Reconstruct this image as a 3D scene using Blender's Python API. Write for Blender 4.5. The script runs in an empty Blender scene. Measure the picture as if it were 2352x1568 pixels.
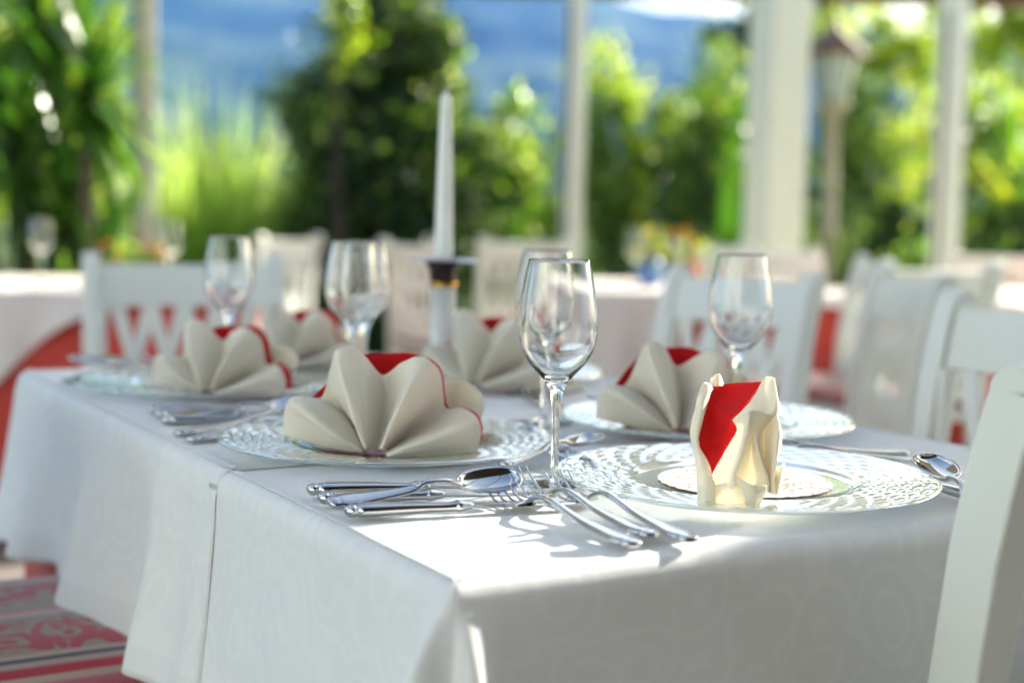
import bpy, math, random
import numpy as np
from mathutils import Vector, Matrix, noise
rad = math.radians
rng = np.random.default_rng(7)
random.seed(7)
S = bpy.context.scene
COL = S.collection

# ------------------------------------------------------------------ camera
EYE = 1.0
HAZE = .00027
PITCH, ROLL = rad(5.0035), rad(1.2)
cam_d = bpy.data.cameras.new('camera'); cam = bpy.data.objects.new('camera', cam_d); COL.objects.link(cam)
cam.matrix_world = Matrix.Translation((0, 0, EYE)) @ Matrix.Rotation(math.pi/2 - PITCH, 4, 'X') @ Matrix.Rotation(ROLL, 4, 'Z')
cam_d.sensor_width = 36; cam_d.lens = 50; cam_d.clip_start = .05; cam_d.clip_end = 20000
cam_d.dof.use_dof = True; cam_d.dof.focus_distance = 1.26; cam_d.dof.aperture_fstop = 2.5; cam_d.dof.aperture_blades = 0
S.camera = cam
S.render.resolution_x, S.render.resolution_y = 1024, 682
FPX = 50/36*2352
def pix(x, y, z=.755):
    """a point of the photograph (2352 px wide) on the level z"""
    d = cam.matrix_world.to_3x3() @ Vector(((x-1176)/FPX, -(y-784)/FPX, -1))
    return Vector((0, 0, EYE)) + d*((z-EYE)/d.z)
def at(x, dist, z=0.0):
    """the spot on level z that stands dist metres ahead under column x of the photograph"""
    return Vector(((x-1176)/FPX*dist, dist, z))

# ------------------------------------------------------------------ light
SUN_AZ, SUN_EL = rad(47), rad(24)
SUND = Vector((math.sin(SUN_AZ)*math.cos(SUN_EL), math.cos(SUN_AZ)*math.cos(SUN_EL), math.sin(SUN_EL)))
w = bpy.data.worlds.new('World'); S.world = w; w.use_nodes = True
nt = w.node_tree; bg = nt.nodes['Background']
sky = nt.nodes.new('ShaderNodeTexSky'); sky.sky_type = 'NISHITA'; sky.sun_disc = False
sky.sun_elevation = SUN_EL; sky.sun_rotation = SUN_AZ; sky.altitude = 400; sky.air_density = 1.0; sky.dust_density = 4.0; sky.ozone_density = .3
nt.links.new(sky.outputs[0], bg.inputs[0]); bg.inputs[1].default_value = .105
sl = bpy.data.lights.new('sun', 'SUN'); sl.energy = 5.0; sl.angle = rad(.5); sl.color = (1, .94, .84)
so = bpy.data.objects.new('sun', sl); COL.objects.link(so); so.rotation_euler = SUND.to_track_quat('Z', 'Y').to_euler()
S.view_settings.view_transform = 'Standard'; S.view_settings.look = 'None'; S.view_settings.gamma = 1
S.view_settings.exposure = 1.93
S.view_settings.use_white_balance = True; S.view_settings.white_balance_temperature = 6700; S.view_settings.white_balance_tint = 3
S.cycles.use_denoising = True
S.cycles.max_bounces = 14; S.cycles.transmission_bounces = 10; S.cycles.transparent_max_bounces = 24
S.cycles.diffuse_bounces = 4; S.cycles.glossy_bounces = 4
S.cycles.sample_clamp_indirect = 6; S.cycles.blur_glossy = .3

# ------------------------------------------------------------------ materials
class N:
    def __init__(s, name):
        s.m = bpy.data.materials.new(name); s.m.use_nodes = True; s.t = s.m.node_tree; s.t.nodes.clear()
        s.out = s.n('ShaderNodeOutputMaterial')
    def n(s, kind, **kw):
        x = s.t.nodes.new(kind)
        for k, v in kw.items():
            if k in x.inputs.keys(): s.set(x.inputs[k], v)
            else: setattr(x, k, v)
        return x
    def set(s, sock, v):
        if isinstance(v, bpy.types.NodeSocket): s.t.links.new(v, sock)
        else:
            if isinstance(v, (tuple, list)) and len(v) == 3 and sock.type == 'RGBA': v = (*v, 1)
            sock.default_value = v
    def noise(s, scale, vec=None, detail=3, rough=.55):
        x = s.n('ShaderNodeTexNoise', Scale=scale, Detail=detail, Roughness=rough)
        if vec is not None: s.t.links.new(vec, x.inputs['Vector'])
        return x
    def ramp(s, fac, stops, interp='LINEAR'):
        x = s.n('ShaderNodeValToRGB'); x.color_ramp.interpolation = interp; e = x.color_ramp.elements
        while len(e) < len(stops): e.new(.5)
        for i, (p, c) in enumerate(stops):
            e[i].position = p; e[i].color = (*c, 1) if len(c) == 3 else c
        s.t.links.new(fac, x.inputs[0]); return x.outputs[0]
    def mixc(s, f, a, b, bt='MIX'):
        x = s.n('ShaderNodeMix', data_type='RGBA', blend_type=bt)
        s.set(x.inputs[0], f); s.set(x.inputs[6], a); s.set(x.inputs[7], b); return x.outputs[2]
    def mth(s, op, a, b=0.0, c=None):
        x = s.n('ShaderNodeMath', operation=op); s.set(x.inputs[0], a); s.set(x.inputs[1], b)
        if c is not None: s.set(x.inputs[2], c)
        return x.outputs[0]
    def bump(s, h, strength=.3, dist=.001, normal=None):
        x = s.n('ShaderNodeBump', Strength=strength, Distance=dist, Height=h)
        if normal is not None: s.t.links.new(normal, x.inputs['Normal'])
        return x.outputs[0]
    def mix(s, f, a, b):
        x = s.n('ShaderNodeMixShader'); s.set(x.inputs[0], f); s.t.links.new(a, x.inputs[1]); s.t.links.new(b, x.inputs[2]); return x.outputs[0]
    def done(s, sh): s.t.links.new(sh, s.out.inputs[0]); return s.m
    def coord(s, which='Object', scale=(1, 1, 1)):
        c = s.n('ShaderNodeTexCoord'); mp = s.n('ShaderNodeMapping', Scale=scale); s.t.links.new(c.outputs[which], mp.inputs[0]); return mp.outputs[0]

def plain(name, col, rough=.5, metal=0., var=.06, scale=8, bump=0., bscale=60, spec=.5):
    k = N(name); v = k.coord()
    nz = k.noise(scale, v)
    c = k.mixc(k.mth('MULTIPLY', nz.outputs[0], var*4), col, tuple(x*(1-var*2.2) for x in col))
    p = k.n('ShaderNodeBsdfPrincipled', Roughness=rough, Metallic=metal); p.inputs['Specular IOR Level'].default_value = spec
    k.set(p.inputs['Base Color'], c)
    k.set(p.inputs['Roughness'], k.mth('ADD', k.mth('MULTIPLY', k.noise(scale*3, v).outputs[0], .12), rough-.06))
    if bump: k.set(p.inputs['Normal'], k.bump(k.noise(bscale, v).outputs[0], bump, .002))
    return k.done(p.outputs[0])

def cloth_mat(name, col, trans=.2, transcol=None, damask=0., weave=2800, fuzz=.25):
    k = N(name); uv = k.coord('UV')
    wv = k.n('ShaderNodeTexWave', Scale=weave/6.28, Distortion=.6, Detail=1.0); wv.inputs['Detail Scale'].default_value = 40; k.t.links.new(uv, wv.inputs['Vector'])
    w2 = k.n('ShaderNodeTexWave', Scale=weave/6.28, Distortion=.6); w2.bands_direction = 'Y'; k.t.links.new(uv, w2.inputs['Vector'])
    wb = k.mth('ADD', wv.outputs['Fac'], w2.outputs['Fac'])
    base = col; rough = .85; h2 = None
    big = k.noise(9, k.coord())
    base = k.mixc(k.mth('MULTIPLY', big.outputs[0], .14), base, tuple(x*.8 for x in col))
    nrm = k.bump(k.noise(7, k.coord(), 3, .6).outputs[0], .35, .006)
    nrm = k.bump(wb, .16, .0003, nrm)
    if damask:
        # woven scrolls: bands of a warped ring pattern, dots inside them, and plain stripes at the border
        wn = k.noise(6, uv, 1)
        warp = k.mixc(.10, uv, wn.outputs[1], 'ADD')
        vo = k.n('ShaderNodeTexVoronoi', Scale=15.0, Randomness=.8); k.t.links.new(warp, vo.inputs['Vector'])
        rings = k.mth('SINE', k.mth('MULTIPLY', vo.outputs['Distance'], 26))
        leaf = k.ramp(rings, [(.42, (0, 0, 0)), (.58, (1, 1, 1))])
        dv = k.n('ShaderNodeTexVoronoi', Scale=170.0, Randomness=.15); k.t.links.new(uv, dv.inputs['Vector'])
        dots = k.ramp(dv.outputs['Distance'], [(.18, (1, 1, 1)), (.26, (0, 0, 0))])
        rings_in = k.ramp(vo.outputs['Distance'], [(.22, (1, 1, 1)), (.26, (0, 0, 0))])
        pat = k.mixc(rings_in, leaf, dots)
        sx = k.n('ShaderNodeSeparateXYZ'); k.t.links.new(uv, sx.inputs[0])
        band = k.ramp(k.mth('MULTIPLY', sx.outputs[1], 3.0), [(.0, (0, 0, 0)), (.50, (0, 0, 0)), (.51, (1, 1, 1)), (.57, (1, 1, 1)), (.58, (0, 0, 0))], 'CONSTANT')
        pat = k.mixc(k.ramp(k.mth('MULTIPLY', sx.outputs[1], 3.0), [(.57, (0, 0, 0)), (.58, (1, 1, 1))]), pat, (0, 0, 0))
        pat = k.mixc(band, pat, (1, 1, 1))
        base = k.mixc(k.mth('MULTIPLY', pat, damask), base, (1, 1, 1))
        rough = k.mth('SUBTRACT', .82, k.mth('MULTIPLY', pat, .28))
        nrm = k.bump(pat, .12, .0006, nrm)
    p = k.n('ShaderNodeBsdfPrincipled'); k.set(p.inputs['Base Color'], base); k.set(p.inputs['Roughness'], rough); k.set(p.inputs['Normal'], nrm)
    p.inputs['Specular IOR Level'].default_value = .25
    p.inputs['Sheen Weight'].default_value = fuzz; p.inputs['Sheen Roughness'].default_value = .4
    t = k.n('ShaderNodeBsdfTranslucent'); k.set(t.inputs[0], transcol or col); k.set(t.inputs['Normal'], nrm)
    return k.done(k.mix(trans, p.outputs[0], t.outputs[0]))

def leaf_mat(name, stops, tcol, trans=.45, rough=.35, spec=.5):
    k = N(name); g = k.n('ShaderNodeNewGeometry')
    c = k.ramp(g.outputs['Random Per Island'], stops)
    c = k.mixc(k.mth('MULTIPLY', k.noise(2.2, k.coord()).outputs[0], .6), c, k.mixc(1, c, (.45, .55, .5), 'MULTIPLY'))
    p = k.n('ShaderNodeBsdfPrincipled', Roughness=rough); k.set(p.inputs['Base Color'], c); p.inputs['Specular IOR Level'].default_value = spec
    t = k.n('ShaderNodeBsdfTranslucent'); k.set(t.inputs[0], k.ramp(g.outputs['Random Per Island'], tcol))
    return k.done(k.mix(trans, p.outputs[0], t.outputs[0]))

M = {}
M['paint'] = plain('white_paint', (.70, .73, .68), .38, var=.04, bump=.05, bscale=14)
M['post'] = plain('post_paint', (.66, .66, .54), .5, var=.07, scale=3, bump=.08, bscale=25)
M['column'] = plain('column_plaster', (.66, .67, .53), .7, var=.08, scale=2.5, bump=.2, bscale=40)
M['wood'] = plain('brown_wood', (.16, .065, .035), .55, var=.2, scale=5)
M['cane'] = plain('shade_boards', (.60, .56, .48), .7, var=.15, scale=4)
M['silver'] = plain('silver_steel', (.55, .555, .56), .09, 1., var=.03, scale=30)
M['wax'] = plain('white_wax', (.78, .79, .74), .4, var=.03); 
M['wick'] = plain('wick_string', (.62, .57, .42), .9)
M['porcelain'] = plain('white_porcelain', (.77, .78, .73), .2, var=.02)
M['bronze'] = plain('dark_bronze', (.11, .065, .05), .3, .5, var=.4, scale=60)
M['gold'] = plain('gold_ring', (.75, .42, .06), .25, 1.)
M['bobeche'] = plain('pale_drip_plate', (.62, .63, .72), .25, var=.05)
M['cream'] = cloth_mat('cream_napkin', (.92, .895, .77), .34, (.92, .84, .68), fuzz=.4, weave=4000)
M['red'] = cloth_mat('red_napkin_lining', (.60, .010, .012), .22, (.85, .03, .02), fuzz=.1, weave=4000)
M['white'] = cloth_mat('white_damask', (.80, .81, .81), .12, (.8, .78, .75), damask=.13)
M['sheer'] = cloth_mat('sheer_overcloth', (.82, .74, .71), .15, (.8, .6, .55))
M['pink'] = cloth_mat('pink_undercloth', (.52, .12, .10), .1, (.6, .1, .08), weave=500)
M['redcloth'] = cloth_mat('red_undercloth', (.58, .075, .055), .15, (.7, .08, .05), weave=500)
M['terracotta'] = plain('terracotta', (.45, .17, .07), .8, var=.15)
M['orange'] = plain('orange_petals', (.9, .36, .05), .6)
M['yellow'] = plain('yellow_petals', (.85, .65, .04), .6)
M['blue'] = plain('blue_glaze', (.10, .18, .5), .2)
M['bark'] = plain('bark', (.10, .075, .05), .9, var=.25, scale=12, bump=.6, bscale=40)
M['wall'] = plain('dark_shade_wall', (.08, .06, .045), .8, var=.12, scale=1.5, bump=.2, bscale=30)
M['dark'] = plain('dark_joint', (.03, .03, .035), .7)
M['lampglass'] = plain('frosted_lamp_glass', (.42, .5, .40), .2, var=.1)
k = N('patterned_cushion'); uv = k.coord('UV')
sx = k.n('ShaderNodeSeparateXYZ'); k.t.links.new(uv, sx.inputs[0])
per = k.mth('FRACT', k.mth('MULTIPLY', sx.outputs[1], 7.2))
per = k.mth('FRACT', k.mth('MULTIPLY', sx.outputs[0], 6.3))
stripe = k.ramp(per, [(0, (.36, .28, .22)), (.04, (.05, .04, .05)), (.08, (.36, .27, .22)), (.12, (.36, .03, .05)), (.17, (.42, .34, .28)), (.21, (.45, .14, .2)), (.26, (.42, .34, .28)), (.31, (.08, .06, .06)), (.35, (.25, .19, .14)), (.40, (0, 0, 0))], 'CONSTANT')
wn = k.noise(9, uv, 2)
vo = k.n('ShaderNodeTexVoronoi', Scale=20.0); k.t.links.new(k.mixc(.12, uv, wn.outputs[1], 'ADD'), vo.inputs['Vector'])
flo = k.ramp(k.mth('MULTIPLY_ADD', k.mth('SINE', k.mth('MULTIPLY', vo.outputs['Distance'], 16)), .5, .5), [(.34, (.24, .18, .13)), (.38, (.33, .001, .028))], 'CONSTANT')
c = k.mixc(k.mth('GREATER_THAN', per, .40), stripe, flo)
p = k.n('ShaderNodeBsdfPrincipled', Roughness=.75); k.set(p.inputs['Base Color'], c)
wv = k.n('ShaderNodeTexWave', Scale=90.0); k.t.links.new(uv, wv.inputs['Vector'])
k.set(p.inputs['Normal'], k.bump(wv.outputs['Fac'], .3, .0008)); p.inputs['Sheen Weight'].default_value = .3
M['cushion'] = k.done(p.outputs[0])
# clear crystal
k = N('clear_crystal'); g = k.n('ShaderNodeBsdfGlass', IOR=1.5, Roughness=0.0, Color=(.985, .99, .99, 1)); M['crystal'] = k.done(g.outputs[0])
k = N('pressed_clear_glass'); g = k.n('ShaderNodeBsdfGlass', IOR=1.46, Roughness=0.02, Color=(.955, .985, .972, 1)); t_ = k.n('ShaderNodeBsdfTransparent', Color=(.965, .985, .975, 1)); M['pressed'] = k.done(k.mix(.3, g.outputs[0], t_.outputs[0]))
# pressed glass plate: light passes, both skins reflect
k = N('pressed_glass'); tr = k.n('ShaderNodeBsdfTransparent', Color=(.955, .972, .965, 1)); gl = k.n('ShaderNodeBsdfGlossy', Roughness=.06)
lw = k.n('ShaderNodeLayerWeight', Blend=.5)
mk = k.mix(k.mth('ADD', .06, k.mth('MULTIPLY', k.mth('POWER', lw.outputs['Facing'], 4.0), .9)), tr.outputs[0], gl.outputs[0])
df = k.n('ShaderNodeBsdfDiffuse', Color=(.80, .86, .84, 1)); M['plate'] = k.done(k.mix(.07, mk, df.outputs[0]))
# lace paper
k = N('lace_paper'); o = k.coord()
vo = k.n('ShaderNodeTexVoronoi', Scale=190.0, Randomness=.9); k.t.links.new(o, vo.inputs['Vector'])
hole = k.ramp(vo.outputs['Distance'], [(.36, (1, 1, 1)), (.42, (0, 0, 0))])
vo2 = k.n('ShaderNodeTexVoronoi', Scale=60.0, Randomness=.8); k.t.links.new(o, vo2.inputs['Vector'])
dense = k.ramp(vo2.outputs['Distance'], [(.62, (1, 1, 1)), (.70, (0, 0, 0))])
fac = k.mth('MULTIPLY', hole, dense)
d = k.n('ShaderNodeBsdfDiffuse', Color=(.62, .55, .52, 1)); d2 = k.n('ShaderNodeBsdfDiffuse', Color=(.24, .12, .10, 1))
M['lace'] = k.done(k.mix(fac, d.outputs[0], d2.outputs[0]))
# pane glass of the lantern etc.
# foliage
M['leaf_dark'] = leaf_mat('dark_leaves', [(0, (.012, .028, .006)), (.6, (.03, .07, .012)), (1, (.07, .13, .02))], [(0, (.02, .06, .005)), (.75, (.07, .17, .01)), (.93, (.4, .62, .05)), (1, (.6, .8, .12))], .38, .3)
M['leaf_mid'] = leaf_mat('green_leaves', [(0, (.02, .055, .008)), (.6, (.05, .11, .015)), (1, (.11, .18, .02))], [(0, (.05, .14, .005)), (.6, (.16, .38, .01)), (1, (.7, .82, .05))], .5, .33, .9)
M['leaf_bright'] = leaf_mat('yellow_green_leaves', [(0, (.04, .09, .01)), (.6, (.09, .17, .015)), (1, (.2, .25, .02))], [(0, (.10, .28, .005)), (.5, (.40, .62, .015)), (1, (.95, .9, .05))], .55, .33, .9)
M['leaf_sun'] = leaf_mat('sunlit_leaves', [(0, (.12, .2, .03)), (1, (.3, .32, .1))], [(0, (.45, .75, .03)), (.6, (.85, .95, .15)), (1, (.95, .95, .5))], .6, .3, .9)  # bright colour stands in for leaves caught by the sun
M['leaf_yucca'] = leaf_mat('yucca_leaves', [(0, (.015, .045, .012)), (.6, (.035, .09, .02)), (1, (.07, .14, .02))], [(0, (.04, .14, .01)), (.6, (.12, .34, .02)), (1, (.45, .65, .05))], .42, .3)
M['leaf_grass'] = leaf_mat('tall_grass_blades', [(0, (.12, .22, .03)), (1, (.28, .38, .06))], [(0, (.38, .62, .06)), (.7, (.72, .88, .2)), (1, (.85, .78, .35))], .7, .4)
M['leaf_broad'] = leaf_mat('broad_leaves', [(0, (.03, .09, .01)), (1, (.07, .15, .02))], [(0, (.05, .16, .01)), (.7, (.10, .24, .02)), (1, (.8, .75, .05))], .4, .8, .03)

# ------------------------------------------------------------------ mesh helpers
class MB:
    def __init__(s): s.v = []; s.f = []; s.uv = None
    def add(s, vs, fs):
        o = len(s.v); s.v += [tuple(p) for p in vs]; s.f += [tuple(i+o for i in f) for f in fs]; return s
    def box(s, c, d, rz=0, rx=0, ry=0, taper=1.):
        m = Matrix.Translation(c) @ Matrix.Rotation(rz, 4, 'Z') @ Matrix.Rotation(ry, 4, 'Y') @ Matrix.Rotation(rx, 4, 'X')
        vs = [m @ Vector((x*d[0]/2*(taper if z > 0 else 1), y*d[1]/2*(taper if z > 0 else 1), z*d[2]/2)) for x in (-1, 1) for y in (-1, 1) for z in (-1, 1)]
        return s.add(vs, [(0, 1, 3, 2), (4, 6, 7, 5), (0, 4, 5, 1), (2, 3, 7, 6), (0, 2, 6, 4), (1, 5, 7, 3)])
    def grid(s, P, closed=False, capends=False):
        n = len(P); m = len(P[0]); vs = [p for r in P for p in r]; fs = []
        for i in range(n-1):
            for j in range(m if closed else m-1):
                a, b = i*m+j, i*m+(j+1) % m; fs.append((a, b, b+m, a+m))
        if capends: fs.append(tuple(range(m))[::-1]); fs.append(tuple((n-1)*m+j for j in range(m)))
        return s.add(vs, fs)
    def lathe(s, prof, seg=48, c=(0, 0, 0)):
        return s.grid([[(c[0]+r*math.cos(2*math.pi*j/seg), c[1]+r*math.sin(2*math.pi*j/seg), c[2]+z) for j in range(seg)] for r, z in prof], True)
    def sweep(s, pts, sec, up=(0, 0, 1), cap=True):
        """pts path; sec(i) -> list of (side, up) offsets"""
        R = []; n = len(pts); up = Vector(up)
        for i, p in enumerate(pts):
            p = Vector(p); t = (Vector(pts[min(i+1, n-1)])-Vector(pts[max(i-1, 0)])).normalized()
            side = t.cross(up).normalized(); u = side.cross(t)
            R.append([p+side*a+u*b for a, b in sec(i)])
        return s.grid(R, True, cap)
    def tube(s, pts, r, seg=8):
        rr = r if callable(r) else (lambda i: r)
        return s.sweep(pts, lambda i: [(rr(i)*math.cos(2*math.pi*j/seg), rr(i)*math.sin(2*math.pi*j/seg)) for j in range(seg)], up=(.01, .02, 1) if abs((Vector(pts[-1])-Vector(pts[0])).normalized().z) < .9 else (1, 0, 0))
    def build(s, name, mat, parent=None, smooth=True, bevel=0, solid=0, seg=2, uvs=None, sub=0, offset=0):
        me = bpy.data.meshes.new(name); me.from_pydata(s.v, [], s.f); me.materials.append(mat)
        if uvs is not None:
            l = me.uv_layers.new(name='UVMap'); idx = np.zeros(len(me.loops), dtype=np.int32); me.loops.foreach_get('vertex_index', idx)
            l.data.foreach_set('uv', np.asarray(uvs, dtype=np.float32)[idx].ravel())
        me.polygons.foreach_set('use_smooth', [smooth]*len(me.polygons)); me.update()
        o = bpy.data.objects.new(name, me); COL.objects.link(o)
        if parent: o.parent = parent
        if sub: x = o.modifiers.new('s', 'SUBSURF'); x.levels = x.render_levels = sub
        if solid: x = o.modifiers.new('t', 'SOLIDIFY'); x.thickness = solid; x.offset = offset
        if bevel: x = o.modifiers.new('b', 'BEVEL'); x.width = bevel; x.segments = seg; x.limit_method = 'ANGLE'; x.harden_normals = True
        return o
def tag(o, label=None, cat=None, group=None, kind=None):
    if label: o['label'] = label
    if cat: o['category'] = cat
    if group: o['group'] = group
    if kind: o['kind'] = kind
    return o
def empty(name, loc, rz=0, label=None, cat=None, group=None):
    o = bpy.data.objects.new(name, None); COL.objects.link(o); o.location = loc; o.rotation_euler = (0, 0, rz); o.empty_display_size = .05
    return tag(o, label, cat, group)
def kids(o): return [c for c in COL.objects if c.parent == o]
def copy_tree(o, parent=None, label=None, group=None):
    c = o.copy(); COL.objects.link(c); c.parent = parent
    if label: c['label'] = label
    if group: c['group'] = group
    for ch in kids(o): copy_tree(ch, c)
    return c
def cr(P, n):
    """Catmull-Rom resampling of a polyline (rows of equal length vectors) to n points"""
    P = np.asarray(P, float); m = len(P)
    if m == 2: t = np.linspace(0, 1, n)[:, None]; return P[0]*(1-t)+P[1]*t
    Q = np.vstack([2*P[0]-P[1], P, 2*P[-1]-P[-2]]); out = []
    for t in np.linspace(0, m-1, n):
        i = min(int(t), m-2); f = t-i; a, b, c, d = Q[i:i+4]
        out.append(.5*(2*b+(c-a)*f+(2*a-5*b+4*c-d)*f*f+(3*b-a-3*c+d)*f**3))
    return np.array(out)
def loft(ribs, na, nl):
    """ribs: list of polylines; smooth along each and across them"""
    A = np.array([cr(r, nl) for r in ribs]); B = np.array([cr(A[:, j], na) for j in range(nl)])
    return B.transpose(1, 0, 2)

# ------------------------------------------------------------------ the setting
def struct(mb, name, mat, **kw): return tag(mb.build(name, mat, **kw), kind='structure')
k = N('stone_terrace'); o = k.coord()
br = k.n('ShaderNodeTexBrick', Scale=1.0, Color1=(.25, .24, .21, 1), Color2=(.20, .19, .165, 1), Mortar=(.07, .065, .055, 1)); br.inputs['Brick Width'].default_value = .6; br.inputs['Row Height'].default_value = .4; br.inputs['Mortar Size'].default_value = .008
k.t.links.new(o, br.inputs['Vector'])
p = k.n('ShaderNodeBsdfPrincipled', Roughness=.75); k.set(p.inputs['Base Color'], k.mixc(.35, br.outputs[0], k.noise(3, o).outputs[1], 'OVERLAY')); k.set(p.inputs['Normal'], k.bump(k.noise(40, o).outputs[0], .3, .003))
m_terr = k.done(p.outputs[0])
struct(MB().add([(-9, -5, .03), (9, -5, .03), (9, 9.6, .03), (-9, 9.6, .03)], [(0, 1, 2, 3)]), 'terrace_floor', m_terr, solid=.12, offset=-1)
k = N('lawn'); o = k.coord()
p = k.n('ShaderNodeBsdfPrincipled', Roughness=.9); k.set(p.inputs['Base Color'], k.ramp(k.noise(.8, o, 6).outputs[0], [(.3, (.035, .075, .015)), (.7, (.09, .15, .03))])); k.set(p.inputs['Normal'], k.bump(k.noise(60, o).outputs[0], .8, .02))
m_lawn = k.done(p.outputs[0])
struct(MB().add([(-6000, -6000, -.1), (6000, -6000, -.1), (6000, 6000, -.1), (-6000, 6000, -.1)], [(0, 1, 2, 3)]), 'lawn', m_lawn)
# mountain: a slope rising from 500 m to a ridge 1.6 km away
k = N('wooded_mountain'); o = k.coord()
n1 = k.noise(.006, o, 6, .6); n2 = k.noise(.03, o, 4)
c = k.ramp(n1.outputs[0], [(.35, (.012, .030, .028)), (.5, (.03, .06, .045)), (.62, (.09, .13, .07)), (.75, (.13, .15, .10))])
p = k.n('ShaderNodeBsdfPrincipled', Roughness=.95); k.set(p.inputs['Base Color'], c); k.set(p.inputs['Normal'], k.bump(n2.outputs[0], .8, 12)); p.inputs['Specular IOR Level'].default_value = .05
m_mount = k.done(p.outputs[0])
def ridge(az):
    a = math.degrees(az); xs = [-50, -22, -8, -2, 1.5, 3.0, 4.2, 5.5, 7.0, 8.5, 12, 20, 50]; ys = [9.2, 9.6, 9.7, 9.6, 9.5, 9.1, 8.55, 8.25, 8.2, 8.1, 7.6, 7.0, 6]
    return math.tan(rad(np.interp(a, xs, ys)))
rows = []
for i in range(40):
    f = i/39; dist = 500+1100*f; row = []
    for j in range(161):
        az = rad(-48+96*j/160); x, y = dist*math.sin(az), dist*math.cos(az)
        nz = noise.noise((x*.004, y*.004, 3))*60+noise.noise((x*.012, y*.012, 7))*22
        h = 1600*ridge(az)*f**1.35
        row.append((x, y, -2+h+nz*min(1, f*3)*(1-f)*1.0+noise.noise((x*.03, y*.03, 1))*3*f))
    rows.append(row)
rows.append([(x*1.25, y*1.25, -5) for x, y, z in rows[-1]])
struct(MB().grid(rows), 'mountain', m_mount)

# posts of the open pavilion
def beam_post(name, x, dist, wx, wy, label, cat, top=2.42, mat='post', rz=rad(30), steps=True):
    t = empty(name, at(x, dist, .03), rz, label, cat)
    MB().box((0, 0, (top-.03)/2), (wx, wy, top-.03)).build('shaft', M[mat], t, False, bevel=.008)
    MB().box((0, 0, .10), (wx+.05, wy+.05, .2)).build('plinth', M[mat], t, False, bevel=.01)
    if steps: MB().box((-wx*.5-.006, -wy*.18, (top-.03)/2+.05), (.012, .02, top-.4)).build('frame_strip', M['dark'], t, False)
    return t
beam_post('window_post', 330, 6.6, .09, .08, 'narrow cream post rising among the dark yucca leaves at the far left', 'post')
beam_post('window_post', 1306, 8.7, .10, .10, 'narrow pale post in the middle between the dark tree and the yellowish shrubs', 'post')
beam_post('pavilion_column', 1768, 8.2, .29, .20, 'broad cream square column standing left of the garden lantern', 'column', mat='column', rz=rad(34), steps=False)
beam_post('window_post', 2160, 8.8, .15, .12, 'slim white post right of the garden lantern with greenery at its foot', 'post')
tag(MB().box((1.0, 9.10, 2.47), (12, .20, .16), rz=rad(1.5)).build('eave_beam', M['wood'], smooth=False, bevel=.01), 'brown wooden beam under the eaves across the top right corner', 'beam')
# unseen boards added to shade the table; the gap shapes its sun patch
RZ = 2.62
tr_ = SUND*((RZ-.755)/SUND.z)
def up(x, y): return (x+tr_.x, y+tr_.y, RZ)
hole = [(-.27, .84), (.05, 1.42), (.46, 1.46), (.185, 1.09), (.05, .84)]
hole_r = [up(*p) for p in hole]
outer = [(1.0, 2.3, 0), (1.0, 6.4, 0), (4.0, 6.6, 0), (7.0, 6.6, 0), (7.0, 2.3, 0)]
roof = empty('shade_roof', (0, 0, RZ), 0, 'unseen roof boards added to shade the table, with a gap shaping its sun patch', 'roof')
q = MB(); n = len(hole)
q.add([(p[0], p[1], 0) for p in outer+hole_r], [(i, (i+1) % n, n+(i+1) % n, n+i) for i in range(n)])
q.build('shade_boards', M['cane'], roof, False, solid=.04)
MB().box((-1.6, 4.75, .0), (3.6, 3.3, .04)).build('shade_boards', M['cane'], roof, False)  # extra unseen panel added to darken the chair at the left
for i in range(7): MB().box((-3.6+i*.78, 1.9, .09), (.06, 7.6, .12)).build('rafter', M['paint'], roof, False)

# ------------------------------------------------------------------ plants
def leaves_mesh(C, size, aspect=.5, droop=0., rs=None):
    """quads folded along the middle, centred at C (n,3)"""
    n = len(C); L = (size*(.65+.7*rng.random(n)))[:, None]
    a = rng.normal(size=(n, 3)); a[:, 2] -= droop; a /= np.linalg.norm(a, axis=1)[:, None]
    b = rng.normal(size=(n, 3)); b -= a*(a*b).sum(1)[:, None]; b /= np.linalg.norm(b, axis=1)[:, None]
    c = np.cross(a, b)
    V = np.stack([C-a*L*.5, C+b*L*aspect*.5+c*L*.06, C+a*L*.5, C-b*L*aspect*.5+c*L*.06], 1).reshape(-1, 3)
    F = np.arange(n*4).reshape(n, 4); return V, F
def raw(name, V, F, mat, parent=None):
    me = bpy.data.meshes.new(name); me.from_pydata(V.tolist(), [], F.tolist()); me.materials.append(mat); me.update()
    o = bpy.data.objects.new(name, me); COL.objects.link(o); o.parent = parent; return o
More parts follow.
